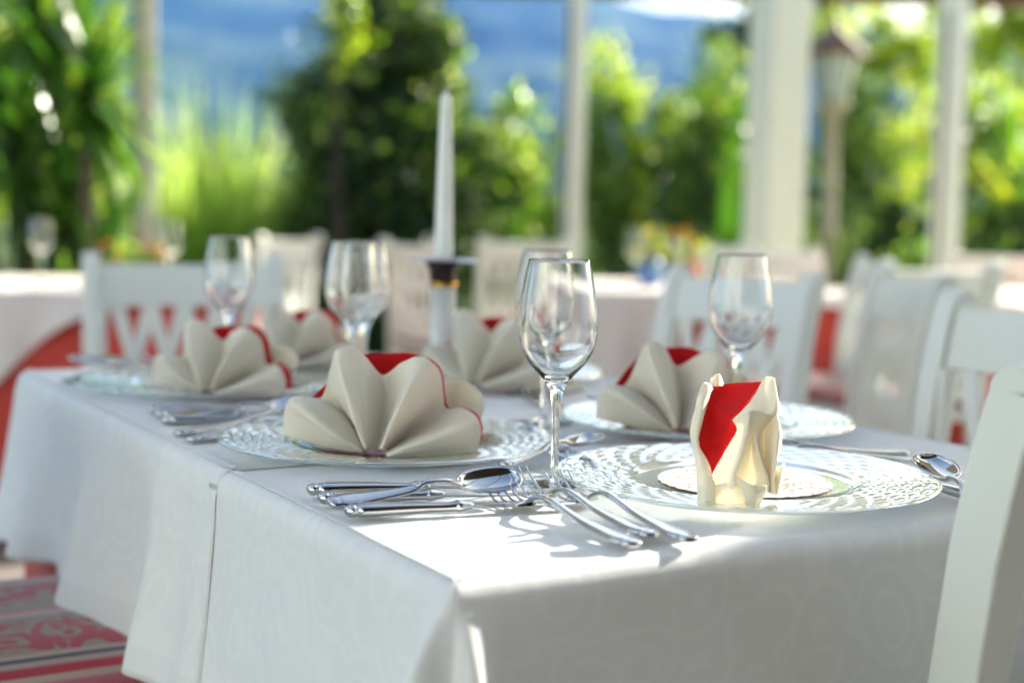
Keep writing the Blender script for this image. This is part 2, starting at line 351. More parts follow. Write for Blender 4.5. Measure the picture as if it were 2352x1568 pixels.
def shrub(name, base, blobs, n, size, mat, label, cat, trunk=.05, group=None, aspect=.5, clump=.16, hollow=.5):
    """blobs: (dx, dy, z, rx, rz) around base"""
    t = empty(name, base, 0, label, cat, group)
    vol = np.array([b[3]**2*b[4] for b in blobs]); vol = vol/vol.sum(); C = []
    for b, f in zip(blobs, vol):
        kx = max(6, int(n*f/38)); d = rng.normal(size=(kx, 3)); d /= np.linalg.norm(d, axis=1)[:, None]
        r = (hollow+(1-hollow)*rng.random(kx))[:, None]; cc = d*r*np.array([b[3], b[3], b[4]])+np.array([b[0], b[1], b[2]])
        m = int(n*f/kx); s = clump*(.6+.8*rng.random(kx))
        C.append((cc[:, None, :]+rng.normal(size=(kx, m, 3))*s[:, None, None]*.5).reshape(-1, 3))
    C = np.concatenate(C); C = C[C[:, 2] > .02]
    V, F = leaves_mesh(C, size, aspect, .3); raw('crown', V, F, M[mat], t)
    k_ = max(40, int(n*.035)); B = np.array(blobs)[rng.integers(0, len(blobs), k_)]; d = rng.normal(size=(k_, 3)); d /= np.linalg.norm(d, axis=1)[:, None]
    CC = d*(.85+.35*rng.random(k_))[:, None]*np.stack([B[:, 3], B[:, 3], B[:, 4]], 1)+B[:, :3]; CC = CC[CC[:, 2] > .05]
    V, F = leaves_mesh(CC, size*.9, aspect); raw('sunlit_leaves', V, F, M['leaf_sun'], t)  # bright leaves scattered over the crown as painted-in sun highlights
    q = MB(); zt = max(b[2] for b in blobs)
    q.tube([(0, 0, -.05), (.03, .02, zt*.35), (-.02, 0, zt*.7), (0, 0, zt)], lambda i: trunk*(1-.25*i), 8)
    for b in blobs: q.tube([(0, 0, b[2]*.25), (b[0]*.5, b[1]*.5, b[2]*.65), (b[0], b[1], b[2]+b[4]*.4)], lambda i: trunk*.5*(1-.35*i), 6)
    q.build('trunk', M['bark'], t); return t

# dark tree behind the candle
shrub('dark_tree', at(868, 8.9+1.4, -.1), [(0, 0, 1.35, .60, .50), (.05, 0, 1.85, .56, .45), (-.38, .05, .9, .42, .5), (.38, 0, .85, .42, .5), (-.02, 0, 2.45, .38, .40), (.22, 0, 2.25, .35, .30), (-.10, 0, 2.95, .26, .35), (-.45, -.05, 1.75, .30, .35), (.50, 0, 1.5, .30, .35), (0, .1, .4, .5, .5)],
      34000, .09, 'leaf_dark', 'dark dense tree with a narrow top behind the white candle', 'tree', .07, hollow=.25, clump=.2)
# young leaves on its top left
shrub('leafy_sapling', at(770, 9.6, -.1), [(0, 0, 2.55, .14, .30), (.05, 0, 2.15, .14, .2), (-.06, 0, 1.75, .12, .2)], 260, .085, 'leaf_bright', 'thin yellow-green sapling in front of the dark tree top', 'tree', .02, hollow=.1)
# shrubs in the middle and to the right
SH = [
 (1130, 11.5, [(0, 0, 1.1, .35, .75), (.15, 0, 1.75, .22, .35)], 2400, .085, 'leaf_mid', 'open blue-green shrub just right of the dark tree'),
 (1215, 12.5, [(0, 0, 1.2, .42, .6), (.1, 0, 1.7, .28, .25), (0, 0, .4, .6, .5)], 2800, .09, 'leaf_bright', 'yellow-green shrub left of the middle post'),
 (1385, 13.0, [(0, 0, 1.5, .40, .9), (-.05, 0, 2.35, .26, .42)], 3200, .09, 'leaf_bright', 'tall yellow-green shrub just right of the middle post'),
 (1500, 13.5, [(0, 0, 1.2, .5, .8), (.15, 0, 2.0, .32, .35)], 3600, .09, 'leaf_mid', 'mid green shrub below the gap of bright sky'),
 (1610, 12.0, [(0, 0, 1.3, .38, .7), (.1, 0, 2.1, .25, .45), (-.1, 0, 1.7, .2, .3)], 3000, .085, 'leaf_mid', 'upright green shrub left of the broad column'),
 (1660, 15.0, [(0, 0, 2.6, .55, .7), (.1, 0, 1.8, .6, .6), (.35, 0, 3.1, .4, .45)], 3600, .10, 'leaf_dark', 'dark tree top beside the broad column under the sky'),
 (1930, 13.5, [(0, 0, 1.0, .6, 1.0), (.1, 0, 1.9, .45, .55)], 4400, .09, 'leaf_mid', 'green shrub behind the garden lantern post'),
 (2030, 16.0, [(0, 0, 2.5, .8, .8), (-.5, 0, 3.3, .6, .6), (-.95, 0, 3.45, .55, .6), (.5, 0, 3.3, .7, .6), (.4, 0, 1.7, .6, .6)], 5600, .10, 'leaf_bright', 'light green tree above the shrubs right of the lantern'),
 (2060, 11.5, [(0, 0, .7, .45, .6), (-.2, .1, .9, .25, .4)], 2600, .08, 'leaf_dark', 'low dark shrub between the lantern and the slim right post'),
 (2250, 12.0, [(0, 0, 1.5, .5, .75), (.1, 0, .8, .55, .6)], 4200, .085, 'leaf_mid', 'dense green shrub right of the slim white post'),
 (2330, 14.5, [(0, 0, 2.6, .8, .8), (-.5, 0, 3.2, .6, .6), (.5, 0, 3.2, .6, .6), (.3, 0, 1.7, .5, .5)], 5200, .10, 'leaf_bright', 'sunny yellow-green tree in the top right corner'),
 (2420, 11.0, [(0, 0, 1.0, .45, .8)], 2600, .08, 'leaf_dark', 'dark shrub at the right edge behind the far chairs'),
 (2120, 9.9, [(0, 0, .55, .32, .4), (.25, 0, .5, .3, .35)], 1900, .07, 'leaf_mid', 'small bright shrub at the foot of the slim right post'),
 (1480, 10.8, [(0, 0, .5, .5, .5), (.35, 0, .55, .4, .45)], 2600, .08, 'leaf_dark', 'low dark shrub behind the yellow flowers of the middle table'),
 (60, 11.5, [(0, 0, 1.6, .7, .9), (.3, 0, 2.5, .5, .6), (-.4, 0, 2.5, .5, .6)], 5200, .09, 'leaf_bright', 'sunny shrub seen through the yucca leaves at the left edge'),
 (230, 12.5, [(0, 0, 1.5, .45, .9), (-.2, 0, 2.5, .45, .5), (0, 0, .6, .6, .5)], 3800, .09, 'leaf_mid', 'green shrub between the yucca trunks and the left post'),
 (-120, 9.5, [(0, 0, 1.4, .6, 1.0), (0, 0, 2.4, .5, .5)], 2600, .08, 'leaf_dark', 'dark shrub outside the left edge behind the yuccas'),
 (700, 12.0, [(0, 0, .7, .30, .6), (.05, 0, 1.25, .15, .25)], 1500, .08, 'leaf_mid', 'small pale shrub between the tall grass and the dark tree'),
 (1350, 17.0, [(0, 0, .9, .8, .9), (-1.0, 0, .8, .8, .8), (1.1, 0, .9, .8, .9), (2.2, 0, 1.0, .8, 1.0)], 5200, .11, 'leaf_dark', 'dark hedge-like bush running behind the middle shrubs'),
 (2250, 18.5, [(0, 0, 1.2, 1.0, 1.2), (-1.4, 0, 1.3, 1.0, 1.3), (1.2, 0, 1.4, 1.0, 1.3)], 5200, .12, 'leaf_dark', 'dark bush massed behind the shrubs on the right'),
]
for x, d, bl, n_, sz, mt, lb in SH:
    shrub('garden_shrub' if 'tree' not in lb.split()[:4] else 'garden_tree', at(x, d, -.1), bl, n_, sz, mt, lb, 'tree' if 'tree' in lb.split()[:4] else 'shrub', .03, group='shrubs and trees beyond the terrace')
def blade(q, base, d, L, wd, bend, k=7):
    """one arching strap leaf"""
    d = Vector(d).normalized(); side = d.cross(Vector((0, 0, 1))); side = side.normalized() if side.length > 1e-3 else Vector((1, 0, 0))
    p = Vector(base); P = []
    for i in range(k):
        f = i/(k-1); wv = wd*.5*(math.sin(min(1, f*3+.35)*math.pi/2)*(1-f**2.2)+.02)
        P.append([p-side*wv, p+side*wv]); d = (d+Vector((0, 0, -bend/k))).normalized(); p = p+d*(L/(k-1))
    q.grid(P)
def yucca(x, dist, heads, label):
    t = empty('yucca', at(x, dist, .03), 0, label, 'yucca', 'yuccas at the left')
    tk = MB()
    pot = MB().lathe([(.001, 0), (.15, 0), (.2, .34), (.215, .34), (.215, .38), (.19, .38), (.18, .33), (.001, .33)], 28)
    pot.build('pot', M['terracotta'], t)
    for hx, hy, hz, nn, L in heads:
        tk.tube([(hx*.15, hy*.15, .3), (hx*.5, hy*.5, hz*.55), (hx, hy, hz)], lambda i: .035-.006*i, 8)
        q = MB()
        for i in range(int(nn*1.9)):
            az = random.uniform(0, 6.283); el = random.uniform(-.75, 1.45)
            blade(q, (hx, hy, hz-.05+random.uniform(-.10, .08)), (math.cos(az)*math.cos(el), math.sin(az)*math.cos(el), math.sin(el)), L*random.uniform(.8, 1.25), .046, random.uniform(.5, 1.5))
        q.build('leaf_rosette', M['leaf_yucca'], t)
    tk.build('trunk', M['bark'], t)
yucca(196, 5.4, [(0, 0, 1.45, 40, .44), (-.10, .1, .98, 34, .45), (.06, .1, .85, 16, .34)], 'yucca with its highest leaf rosette just left of the left post')
yucca(45, 5.6, [(0, 0, 1.22, 46, .55), (.10, .0, 1.72, 40, .5), (-.3, .1, 1.6, 34, .5)], 'yucca with dark leaves at the left edge')
yucca(130, 6.6, [(0, .1, 1.9, 40, .6), (-.25, .0, 1.35, 36, .55), (.05, 0, 1.1, 34, .45)], 'yucca standing farther back between the two others')
# tall ornamental grass
g_ = empty('ornamental_grass', at(500, 10.4, -.1), 0, 'big sunlit clump of lime green ornamental grass against the blue mountain', 'grass clump'); q = MB()
for i in range(1700):
    r = math.sqrt(random.random())*.42; az = random.uniform(0, 6.283); lean = random.uniform(.05, .42)
    b = (r*math.cos(az), r*math.sin(az), 0); az2 = az+random.uniform(-.6, .6)
    blade(q, b, (math.cos(az2)*lean, math.sin(az2)*lean, 1), random.uniform(1.1, 2.35)*(1.05-.35*r/.42), .022, random.uniform(.05, .5), 6)
q.build('blades', M['leaf_grass'], g_)
# broad leaved plant left of the column
g_ = empty('broad_leaved_plant', at(1680, 9.6, -.1), 0, 'plant with tall vivid green blades and yellow lower leaves beside the broad column', 'plant'); q = MB()
for i in range(13):
    az = random.uniform(0, 6.283); lean = random.uniform(.05, .3)
    blade(q, (random.uniform(-.12, .12), random.uniform(-.1, .1), random.uniform(0, .5)), (math.cos(az)*lean, math.sin(az)*lean, 1), random.uniform(.9, 1.9), random.uniform(.06, .10), random.uniform(.1, .9), 9)
q.build('blades', M['leaf_broad'], g_)
for (x, y, dd) in ((1565, 340, 9.0), (1655, 312, 9.1)):
    pass
# palm fan at the right
g_ = empty('sunlit_palm', at(2330, 11.5, -.1), 0, 'sunlit yellow-green palm fronds near the right edge', 'palm'); q = MB()
for i in range(26):
    az = random.uniform(0, 6.283); lean = random.uniform(.3, 1.3)
    blade(q, (0, 0, 1.2), (math.cos(az)*lean, math.sin(az)*lean, .9), random.uniform(.6, 1.1), .05, random.uniform(.6, 1.6), 8)
q.build('fronds', M['leaf_bright'], g_); MB().tube([(0, 0, 0), (.02, 0, .6), (0, 0, 1.25)], .04).build('trunk', M['bark'], g_)

# garden lantern
ln = empty('garden_lantern', at(1893, 10.4, -.1), 0, 'weathered brown garden lantern on a tall post between the column and the slim post', 'lantern'); ln.scale = (1.05, 1.05, 1.065)
MB().lathe([(.11, 0), (.11, .12), (.06, .16), (.055, .9), (.075, .93), (.075, .98), (.052, 1.0), (.045, 1.72), (.07, 1.76), (.10, 1.82), (.12, 1.86), (.001, 1.86)], 16).build('post', plain('weathered_post', (.48, .41, .25), .7, var=.2, scale=10), ln)
MB().lathe([(.10, 1.862), (.17, 2.16), (.001, 2.16)], 6).build('lamp_glass', M['lampglass'], ln, False)
fr_ = MB()
for i in range(6):
    a = i*math.pi/3; fr_.tube([(.102*math.cos(a), .102*math.sin(a), 1.86), (.174*math.cos(a), .174*math.sin(a), 2.17)], .008, 6)
fr_.build('frame', M['wood'], ln)
MB().lathe([(.001, 2.16), (.225, 2.16), (.23, 2.21), (.17, 2.24), (.12, 2.28), (.05, 2.33), (.02, 2.42), (.001, 2.43)], 6).build('cap', M['wood'], ln, False)

# unseen dark wall added behind right to darken what faces that way
bw = empty('shade_wall', (1.45, -.75, 0), rad(30.5), 'unseen dark wall and canopy added to shade the foreground chair', 'wall')
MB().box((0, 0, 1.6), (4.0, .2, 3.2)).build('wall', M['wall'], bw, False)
MB().box((0, .98, 2.5), (4.0, 1.75, .08)).build('shade_canopy', M['wall'], bw, False)  # canopy added to keep sky light off the foreground chair
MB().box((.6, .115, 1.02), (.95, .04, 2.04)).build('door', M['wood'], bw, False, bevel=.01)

pw = empty('bounce_wall', (-3.9, -3.2, 0), rad(142), 'unseen pale wall added behind the camera to bounce sunlight', 'wall')  # added reflector: throws sunlight back onto faces turned to the camera
MB().box((0, 0, 1.7), (8.5, .2, 3.4)).build('wall', plain('bounce_wall_paint', (.50, .52, .52), .8, var=.05), pw, False)
MB().box((0, 0, 3.44), (8.6, .3, .08)).build('coping', M['column'], pw, False)

# ------------------------------------------------------------------ main table frame of reference
O_ = Vector((-.0391, .9330, 0)); U = Vector((.86119, .50828, 0)); V_ = Vector((-.50828, .86119, 0)); ANG = math.atan2(U.y, U.x)
TW, TL, TZ = .82, 1.40, .755
def T(u, v, z=TZ): return O_+U*u+V_*v+Vector((0, 0, z))
# cloth made along an open or closed outline: rows go from the table's middle over the edge and down
def cloth(name, path, inner, drop, folds, mat, base, rz, zt, amp=.02, R=.014, flare=.13, hem=None, seed=0, raise_=0., rows_d=26, label=None, cat='tablecloth', group=None, parent=None, closed=True):
    """path: list of (x,y,nx,ny,s) ; inner(x,y)->point; folds(s,f)->outward offset at drop fraction f"""
    P = []; UV = []
    for i in range(9):
        f = i/9
        P.append([(ix+(x-nx*R-ix)*f, iy+(y-ny*R-iy)*f, zt+raise_+.0007*noise.noise((x*9*f+seed, y*9*f, seed))) for x, y, nx, ny, s in path for ix, iy in [inner(x, y)]])
        UV.append([(x*f*1.0, y*f*1.0) for x, y, nx, ny, s in path])
    for i in range(7):
        a = i/6*math.pi/2
        P.append([(x-nx*R+nx*R*math.sin(a), y-ny*R+ny*R*math.sin(a), zt+raise_-R+R*math.cos(a)) for x, y, nx, ny, s in path]); UV.append([(s, .002*i) for *_, s in path])
    for i in range(1, rows_d+1):
        f = i/rows_d; row = []; ur = []
        for x, y, nx, ny, s in path:
            d = drop*(hem(s) if hem else 1)*f
            o = folds(s, f)+flare*d*f**.5*.6
            row.append((x+nx*o, y+ny*o, zt-R-d)); ur.append((s, d+.01))
        P.append(row); UV.append(ur)
    q = MB(); q.grid(P, closed); o = q.build(name, mat, parent, True, uvs=[u for r in UV for u in r], solid=.0011, offset=1)
    o.location = base; o.rotation_euler = (0, 0, rz)
    if label: tag(o, label, cat, group)
    return o
def rrect(w, l, r, ds=.012, sharp=8):
    """outline of a rounded rectangle (0..w, 0..l), counter-clockwise from (r,0), with normals and arclength"""
    out = []; s = 0; seq = []
    def line(a, b, n):
        L = math.dist(a, b); m = max(2, int(L/ds))
        for i in range(m): seq.append((a[0]+(b[0]-a[0])*i/m, a[1]+(b[1]-a[1])*i/m, *n))
    def arc(c, a0):
        for i in range(sharp): a = a0+math.pi/2*i/sharp; seq.append((c[0]+r*math.cos(a), c[1]+r*math.sin(a), math.cos(a), math.sin(a)))
    line((r, 0), (w-r, 0), (0, -1)); arc((w-r, r), -math.pi/2); line((w, r), (w, l-r), (1, 0)); arc((w-r, l-r), 0)
    line((w-r, l), (r, l), (0, 1)); arc((r, l-r), math.pi/2); line((0, l-r), (0, r), (-1, 0)); arc((r, r), math.pi)
    px = None
    for x, y, nx, ny in seq:
        if px is not None: s += math.hypot(x-px[0], y-px[1])+.02*abs(math.atan2(nx*px[3]-ny*px[2], nx*px[2]+ny*px[3]))
        px = (x, y, nx, ny); out.append((x, y, nx, ny, s))
    return out
full = rrect(TW, TL, .012, .008, 22)
SEAM = .462
def gauss(x, m, s_): return math.exp(-((x-m)/s_)**2)
def scorner(x0, y0):  # arclength at the middle of a corner
    return min(full, key=lambda p: (p[0]-x0)**2+(p[1]-y0)**2)[4]
i0 = next(i for i, p in enumerate(full) if p[2] == -1 and p[1] < SEAM+.04)
i1 = next(i for i, p in enumerate(full) if p[2] == 1 and p[1] > SEAM+.04)
front_path = full[i0:]+full[:i1]
def fixs(path):
    out = []; s = 0; pv = None
    for x, y, nx, ny, _ in path:
        if pv is not None:
            da = abs(math.atan2(nx*pv[3]-ny*pv[2], nx*pv[2]+ny*pv[3])); s += math.hypot(x-pv[0], y-pv[1])+.05*da
        pv = (x, y, nx, ny); out.append((x, y, nx, ny, s))
    return out
front_path = fixs(front_path)
sc = next(p[4] for p in front_path if p[2] > -.72 and p[3] < -.69)   # near corner
sr = [p[4] for p in front_path if p[2] > .68 and p[3] < -.68][0]      # right corner
def folds_front(s, f):
    a = f**1.1
    g7 = .105*f**.72; o = g7*gauss(s, sc-.040, .024)+g7*gauss(s, sc+.046, .020)+g7*.35*gauss(s, sc, .03)
    o += .035*a*gauss(s, sr, .05)
    o += .013*a*math.sin(s*31+1.2)*(.35+.65*gauss(s, sc-.28, .10))*(1 if s < sc-.07 else .4)
    o += .012*a*gauss(s, .10, .04)
    o += .014*a*gauss(s, sc+.17, .03)+.010*f**.55*math.sin((s-sc)*21+1.0)*min(1, max(0, (s-sc-.05)*9))
    return o+.003*noise.noise((s*14, f*3, 5))*a
cloth('front_tablecloth', front_path, lambda x, y: (min(max(x, .012), TW-.012), SEAM+.03), .27, folds_front, M['white'], O_, ANG, TZ-.002, seed=3, closed=False, R=.019,
      hem=lambda s: 1+.02*math.sin(s*9)+.28*gauss(s, sc, .07)+.05*min(1, max(0, (s-sc)*4)),
      label='white damask tablecloth over the near end of the main table')
i0 = next(i for i, p in enumerate(full) if p[2] == 1 and p[1] > SEAM)
i1 = next(i for i, p in enumerate(full) if p[2] == -1 and p[1] < SEAM+.004)
back_path = fixs(full[i0:i1])
SB = back_path[-1][4]; scb = next(p[4] for p in back_path if p[2] < -.68 and p[3] > .6)
def folds_back(s, f):
    a = f**1.05
    o = .045*a*gauss(s, scb+.02, .035)+.020*a*math.sin(s*19+.4)+.010*a*math.sin(s*43)
    o += .010*a*gauss(s, SB-.02, .03)-.012*a*gauss(s, SB-.30, .04)+.016*a*gauss(s, SB-.38, .05)
    return o+.003*noise.noise((s*14, f*3, 9))*a+.002+.003*f
cloth('back_tablecloth', back_path, lambda x, y: (min(max(x, .012), TW-.012), SEAM), .228, folds_back, M['white'], O_, ANG, TZ, seed=8, closed=False, R=.021,
      hem=lambda s: 1+.035*math.sin(s*11)+.02*math.sin(s*27+1),
      label='white damask tablecloth over the far end of the main table')
under = rrect(TW-.02, TL-.02, .03, .015, 8)
cloth('undercloth', under, lambda x, y: (TW/2, TL/2), .66, lambda s, f: .012*f*math.sin(s*26)+.006*f*math.sin(s*61+1), M['pink'], T(.01, .01, 0), ANG, TZ-.008, label='dull pink undercloth hanging nearly to the floor below the white cloths', flare=.05)
tb = empty('dining_table', T(TW/2, TL/2, .03), ANG, 'dining table hidden under white and pink cloths in the foreground', 'table')
MB().box((0, 0, .70), (TW-.05, TL-.05, .025)).build('tabletop', M['wood'], tb, False)
for sx_ in (-1, 1):
    for sy_ in (-1, 1): MB().box((sx_*(TW/2-.08), sy_*(TL/2-.08), .344), (.05, .05, .687)).build('leg', M['wood'], tb, False)

# ------------------------------------------------------------------ chair
def make_chair():
    r = empty('chair', (0, 0, .03), 0)
    H = .885
    def prof(z): # backward lean of a back post (y) at height z
        return float(np.interp(z, [0, .2, .42, .6, .75, .83, .87, .90, .915], [-.245, -.215, -.195, -.202, -.222, -.238, -.250, -.262, -.268]))
    for sx_ in (-1, 1):
        zs = [0, .1, .2, .3, .42, .5, .6, .68, .75, .80, .84, .865, .882]
        sec = lambda i: [(-.019, -.024), (.019, -.024), (.019, .024), (-.019, .024)]
        q = MB().sweep([(sx_*.205, prof(z), z) for z in zs], lambda i: [(a, b*(1 if i < 10 else 1.0)) for a, b in sec(i)], up=(0, 1, 0))
        # rounded scroll at the head of the post
        c = Vector((sx_*.205, prof(.882)-.0, .882)); seg = 14
        q.grid([[ (c.x+dx, c.y+.024*math.cos(a)*1.0, c.z+.020*math.sin(a)-.001) for a in [math.pi*j/seg for j in range(seg+1)]] for dx in (-.0192, .0192)], False)
        q.add([(c.x+dx, c.y+.024*math.cos(math.pi*j/seg), c.z+.020*math.sin(math.pi*j/seg)-.001) for dx in (-.0192, .0192) for j in range(seg+1)], [tuple(range(seg+1)), tuple(range(seg+1, 2*seg+2))[::-1]])
        q.build('back_post', M['paint'], r, False, bevel=.004, seg=3)
    for sx_ in (-1, 1):
        MB().sweep([(sx_*.195, .19, 0), (sx_*.195, .19, .2), (sx_*.195, .19, .42)], lambda i: [(x*(.013+.006*i/2), y*(.013+.006*i/2)) for x, y in ((-1, -1), (1, -1), (1, 1), (-1, 1))], up=(0, 1, 0)).build('front_leg', M['paint'], r, False, bevel=.003)
    # curved top rail
    def panel(z0, z1, th, bow, name, nz=5):
        P = []
        for k_ in range(nz):
            z = z0+(z1-z0)*k_/(nz-1); P.append([(-.188+.376*j/14, prof(z)+.004-bow*(1-((j-7)/7)**2), z) for j in range(15)])
        MB().grid(P).build(name, M['paint'], r, True, solid=th, offset=0, bevel=.004)
    panel(.775, .872, .020, .022, 'top_rail', 8)
    panel(.47, .51, .018, .018, 'lower_rail', 3)
    # crossed slats below the top rail
    q = MB()
    xs = [-.15, -.075, 0, .075, .15]
    for i in range(4):
        for a, b in ((xs[i], xs[i+1]), (xs[i+1], xs[i])):
            pts = [(a+(b-a)*f, prof(.51+.27*f)+.004-.020*(1-((a+(b-a)*f)/.188)**2)+(.002 if a < b else -.002), .505+.275*f) for f in (0, .25, .5, .75, 1)]
            q.sweep(pts, lambda i: [(-.012*(1+.45*abs(i-2)/2), -.005), (.012*(1+.45*abs(i-2)/2), -.005), (.012*(1+.45*abs(i-2)/2), .005), (-.012*(1+.45*abs(i-2)/2), .005)], up=(0, 1, 0))
    for sx_ in (-1, 1): q.box((sx_*.180, prof(.64)+.006, .643), (.016, .012, .27), rx=rad(4))
    q.build('lattice', M['paint'], r, False, bevel=.002)
    MB().box((0, -.003, .425), (.43, .41, .035)).build('seat', M['paint'], r, False, bevel=.01)
    # cushion
    P = []; UV = []
    for i in range(17):
        a = -1+2*i/16
        P.append([(x*.205, y*.195-.003, .452+.035*((1-abs(x)**4)*(1-abs(y)**4))**.5) for x, y in [(a, -1+2*j/16) for j in range(17)]]); UV += [(a*.2, (-1+2*j/16)*.2) for j in range(17)]
    q = MB().grid(P); o = q.build('cushion', M['cushion'], r, True, uvs=UV, solid=.018, offset=-1)
    q = MB()
    for sx_ in (-1, 1): q.box((sx_*.198, -.01, .16), (.016, .37, .022))
    q.box((0, .0, .16), (.39, .016, .022)); q.build('stretcher', M['paint'], r, False, bevel=.002)
    return r
CH0 = make_chair(); _used = [False]
def chair(x, y, face, label, group='white painted chairs'):
    """x,y: middle of the back at rail height; face: direction (angle) the sitter faces"""
    o = CH0 if not _used[0] else copy_tree(CH0); _used[0] = True
    rz = face-math.pi/2; off = Matrix.Rotation(rz, 3, 'Z') @ Vector((0, -.265, 0))
    o.scale = (1, 1, .967); o.location = (x-off.x, y-off.y, .03); o.rotation_euler = (0, 0, rz); tag(o, label, 'chair', group); return o
def chair2(p, q_, flip, label):
    """from the spots of the left and right back posts as seen in the photo"""
    p = Vector(p); q_ = Vector(q_); m = (p+q_)/2; d = q_-p; a = math.atan2(d.y, d.x)+math.pi/2
    return chair(m.x, m.y, a+(math.pi if flip else 0), label)
va = math.atan2(V_.y, V_.x); ua = math.atan2(U.y, U.x)
lp = Vector((.384, 1.016)); c_ = lp+Vector((U.x, U.y))*.205
chair(c_.x, c_.y, va, 'white chair in the right foreground, its back post cut off by the frame')
fp = Vector((.70, 2.22)); c_ = fp+Vector((V_.x, V_.y))*-.205
chair(c_.x, c_.y, ua+math.pi, 'white chair at the right edge behind the spoon, with a wide top rail and lattice')
chair2(at(2045, 3.32).xy, at(2170, 2.95).xy, True, 'white chair with a scrolled post just left of the one at the right edge')
chair2(at(1560, 3.25).xy, at(1880, 2.90).xy, True, 'white chair right behind the right-hand wine glass, its shaded post turned to us')
chair2(at(200, 3.22).xy, at(630, 3.34).xy, True, 'grey shaded white chair with teardrop openings behind the left end of the table')
chair2(at(590, 6.3).xy, at(735, 6.7).xy, False, 'sunlit cream chair behind the left pair of wine glasses')
chair2(at(880, 6.0).xy, at(975, 5.7).xy, False, 'sunlit cream chair half hidden by the candlestick')
chair2(at(1095, 7.0).xy, at(1300, 7.05).xy, False, 'sunlit cream chair between the candlestick and the front wine glass')
chair2(at(1545, 7.2).xy, at(1700, 6.9).xy, False, 'far cream chair left of the foot of the broad column')
chair2(at(1725, 6.4).xy, at(1850, 6.1).xy, False, 'far chair directly below the broad column')
chair2(at(1985, 4.7).xy, at(2040, 4.3).xy, True, 'white chair seen nearly side-on right of the yellow-green gap')
chair2(at(2060, 4.0).xy, at(2270, 4.15).xy, False, 'white chair whose grey top rail shows behind the right-hand chairs')
chair2(at(2200, 6.2).xy, at(2400, 6.1).xy, False, 'far cream chair at the right edge in front of the shrubs')
# chair tucked under the left side of the table: only its cushion is seen
chair(T(-.36, .93).x, T(-.36, .93).y, ua, 'chair under the left side of the main table, its magenta flowered cushion in view')
lc = COL.objects[-1]

# ------------------------------------------------------------------ other tables
def far_table(p, wx, wy, rz, label, gl):
    t = empty('table', (p[0], p[1], .03), rz, label, 'table', 'tables farther back')
    MB().box((0, 0, .70), (wx, wy, .03)).build('tabletop', M['wood'], t, False)
    MB().box((0, 0, .35), (.12, .12, .66)).build('leg', M['wood'], t, False)
    off = Matrix.Rotation(rz, 3, 'Z') @ Vector((-wx/2, -wy/2, 0)); b = Vector((p[0], p[1], 0))+off
    pa = rrect(wx, wy, .02, .02, 8)
    cs = [min(pa, key=lambda k_: (k_[0]-a)**2+(k_[1]-b_)**2)[4] for a, b_ in ((wx, 0), (wx, wy), (0, wy), (0, 0))]
    ms = [min(pa, key=lambda k_: (k_[0]-a)**2+(k_[1]-b_)**2)[4] for a, b_ in ((wx/2, 0), (wx, wy/2), (wx/2, wy), (0, wy/2))]
    nm = label.split(' with ')[0]
    cloth('red_undercloth', pa, lambda x, y: (wx/2, wy/2), .70, lambda s, f: .018*f*math.sin(s*24)+.008*f*math.sin(s*57+1), M['redcloth'], b, rz, .747, label='red cloth hanging to the floor on the '+nm, group='red undercloths')
    # white square laid over it turned by 45 degrees would show corners: model the hem as deep points at mid sides
    cloth('white_overcloth', rrect(wx+.016, wy+.016, .025, .02, 8), lambda x, y: (wx/2, wy/2), .34, lambda s, f: .03+.026*f*math.sin(s*17)+.012*f*math.sin(s*41+2)+sum(.03*f*gauss(s, c, .06) for c in cs), M['sheer'], b+Matrix.Rotation(rz, 3, 'Z') @ Vector((-.008, -.008, 0)), rz, .755,
          hem=lambda s: .07+.98*sum(gauss(s, c*(pa[-1][4]/4), .27) for c in gl), label='white overcloth on the '+nm, group='white overcloths')
    return t
T1 = at(87, 4.65); far_table(T1, 1.3, 1.0, rad(12), 'left table with a wine glass at the left edge', [.35, 1.7, 2.6, 3.6])
T2 = at(1570, 5.35); far_table(T2, 1.0, 1.0, rad(5), 'middle table with yellow flowers behind the front wine glass', [.05, 1.5, 2.5, 3.9])
T3 = at(2330, 5.2); far_table(T3, 1.0, 1.0, rad(25), 'right table with its cloth behind the right-hand chairs', [.5, 1.5, 2.5, 3.5])

# ------------------------------------------------------------------ wine glasses
gp = [(.0005, .0032), (.033, .0022), (.0335, .0012), (.033, .0002), (.001, .0000)]
outer_p = [(.001, 0), (.031, 0), (.0335, .0009), (.0335, .0018), (.024, .0030), (.012, .0048), (.0062, .0078), (.0043, .013), (.0036, .022), (.0034, .045), (.0038, .065), (.0050, .0785), (.0078, .089), (.0125, .0965), (.0195, .1040), (.0270, .1130), (.0327, .1230), (.0356, .1340), (.0364, .1440), (.0357, .1580), (.0335, .1770), (.0303, .1950), (.0279, .2060)]
inner_p = [(.0270, .2060), (.0294, .1950), (.0326, .1770), (.0347, .1580), (.0354, .1440), (.0345, .1340), (.0314, .1235), (.0252, .1138), (.0168, .1052), (.0095, .0995), (.0035, .0970), (.0004, .0964)]
prof_g = [tuple(p) for p in cr(outer_p, 90)]+[(.02745, .2066)]+[tuple(p) for p in cr(inner_p, 50)]
def make_glass():
    r = empty('wine_glass', (0, 0, TZ), 0); q = MB(); q.lathe(prof_g, 64); q.build('bowl_and_stem', M['crystal'], r)
    return r
G0 = make_glass(); _g = [0]
def glass(p, label, z=TZ+.001, group='empty wine glasses on the main table', s=1.):
    o = G0 if not _g[0] else copy_tree(G0); _g[0] += 1
    o.location = (p.x, p.y, z); o.scale = (s, s, s); return tag(o, label, 'wine glass', group)
glass(pix(1273, 1112), 'sharp empty wine glass in front, standing between the two near plates')
glass(pix(1248, 975), 'blurred wine glass seen through and just above the front one')
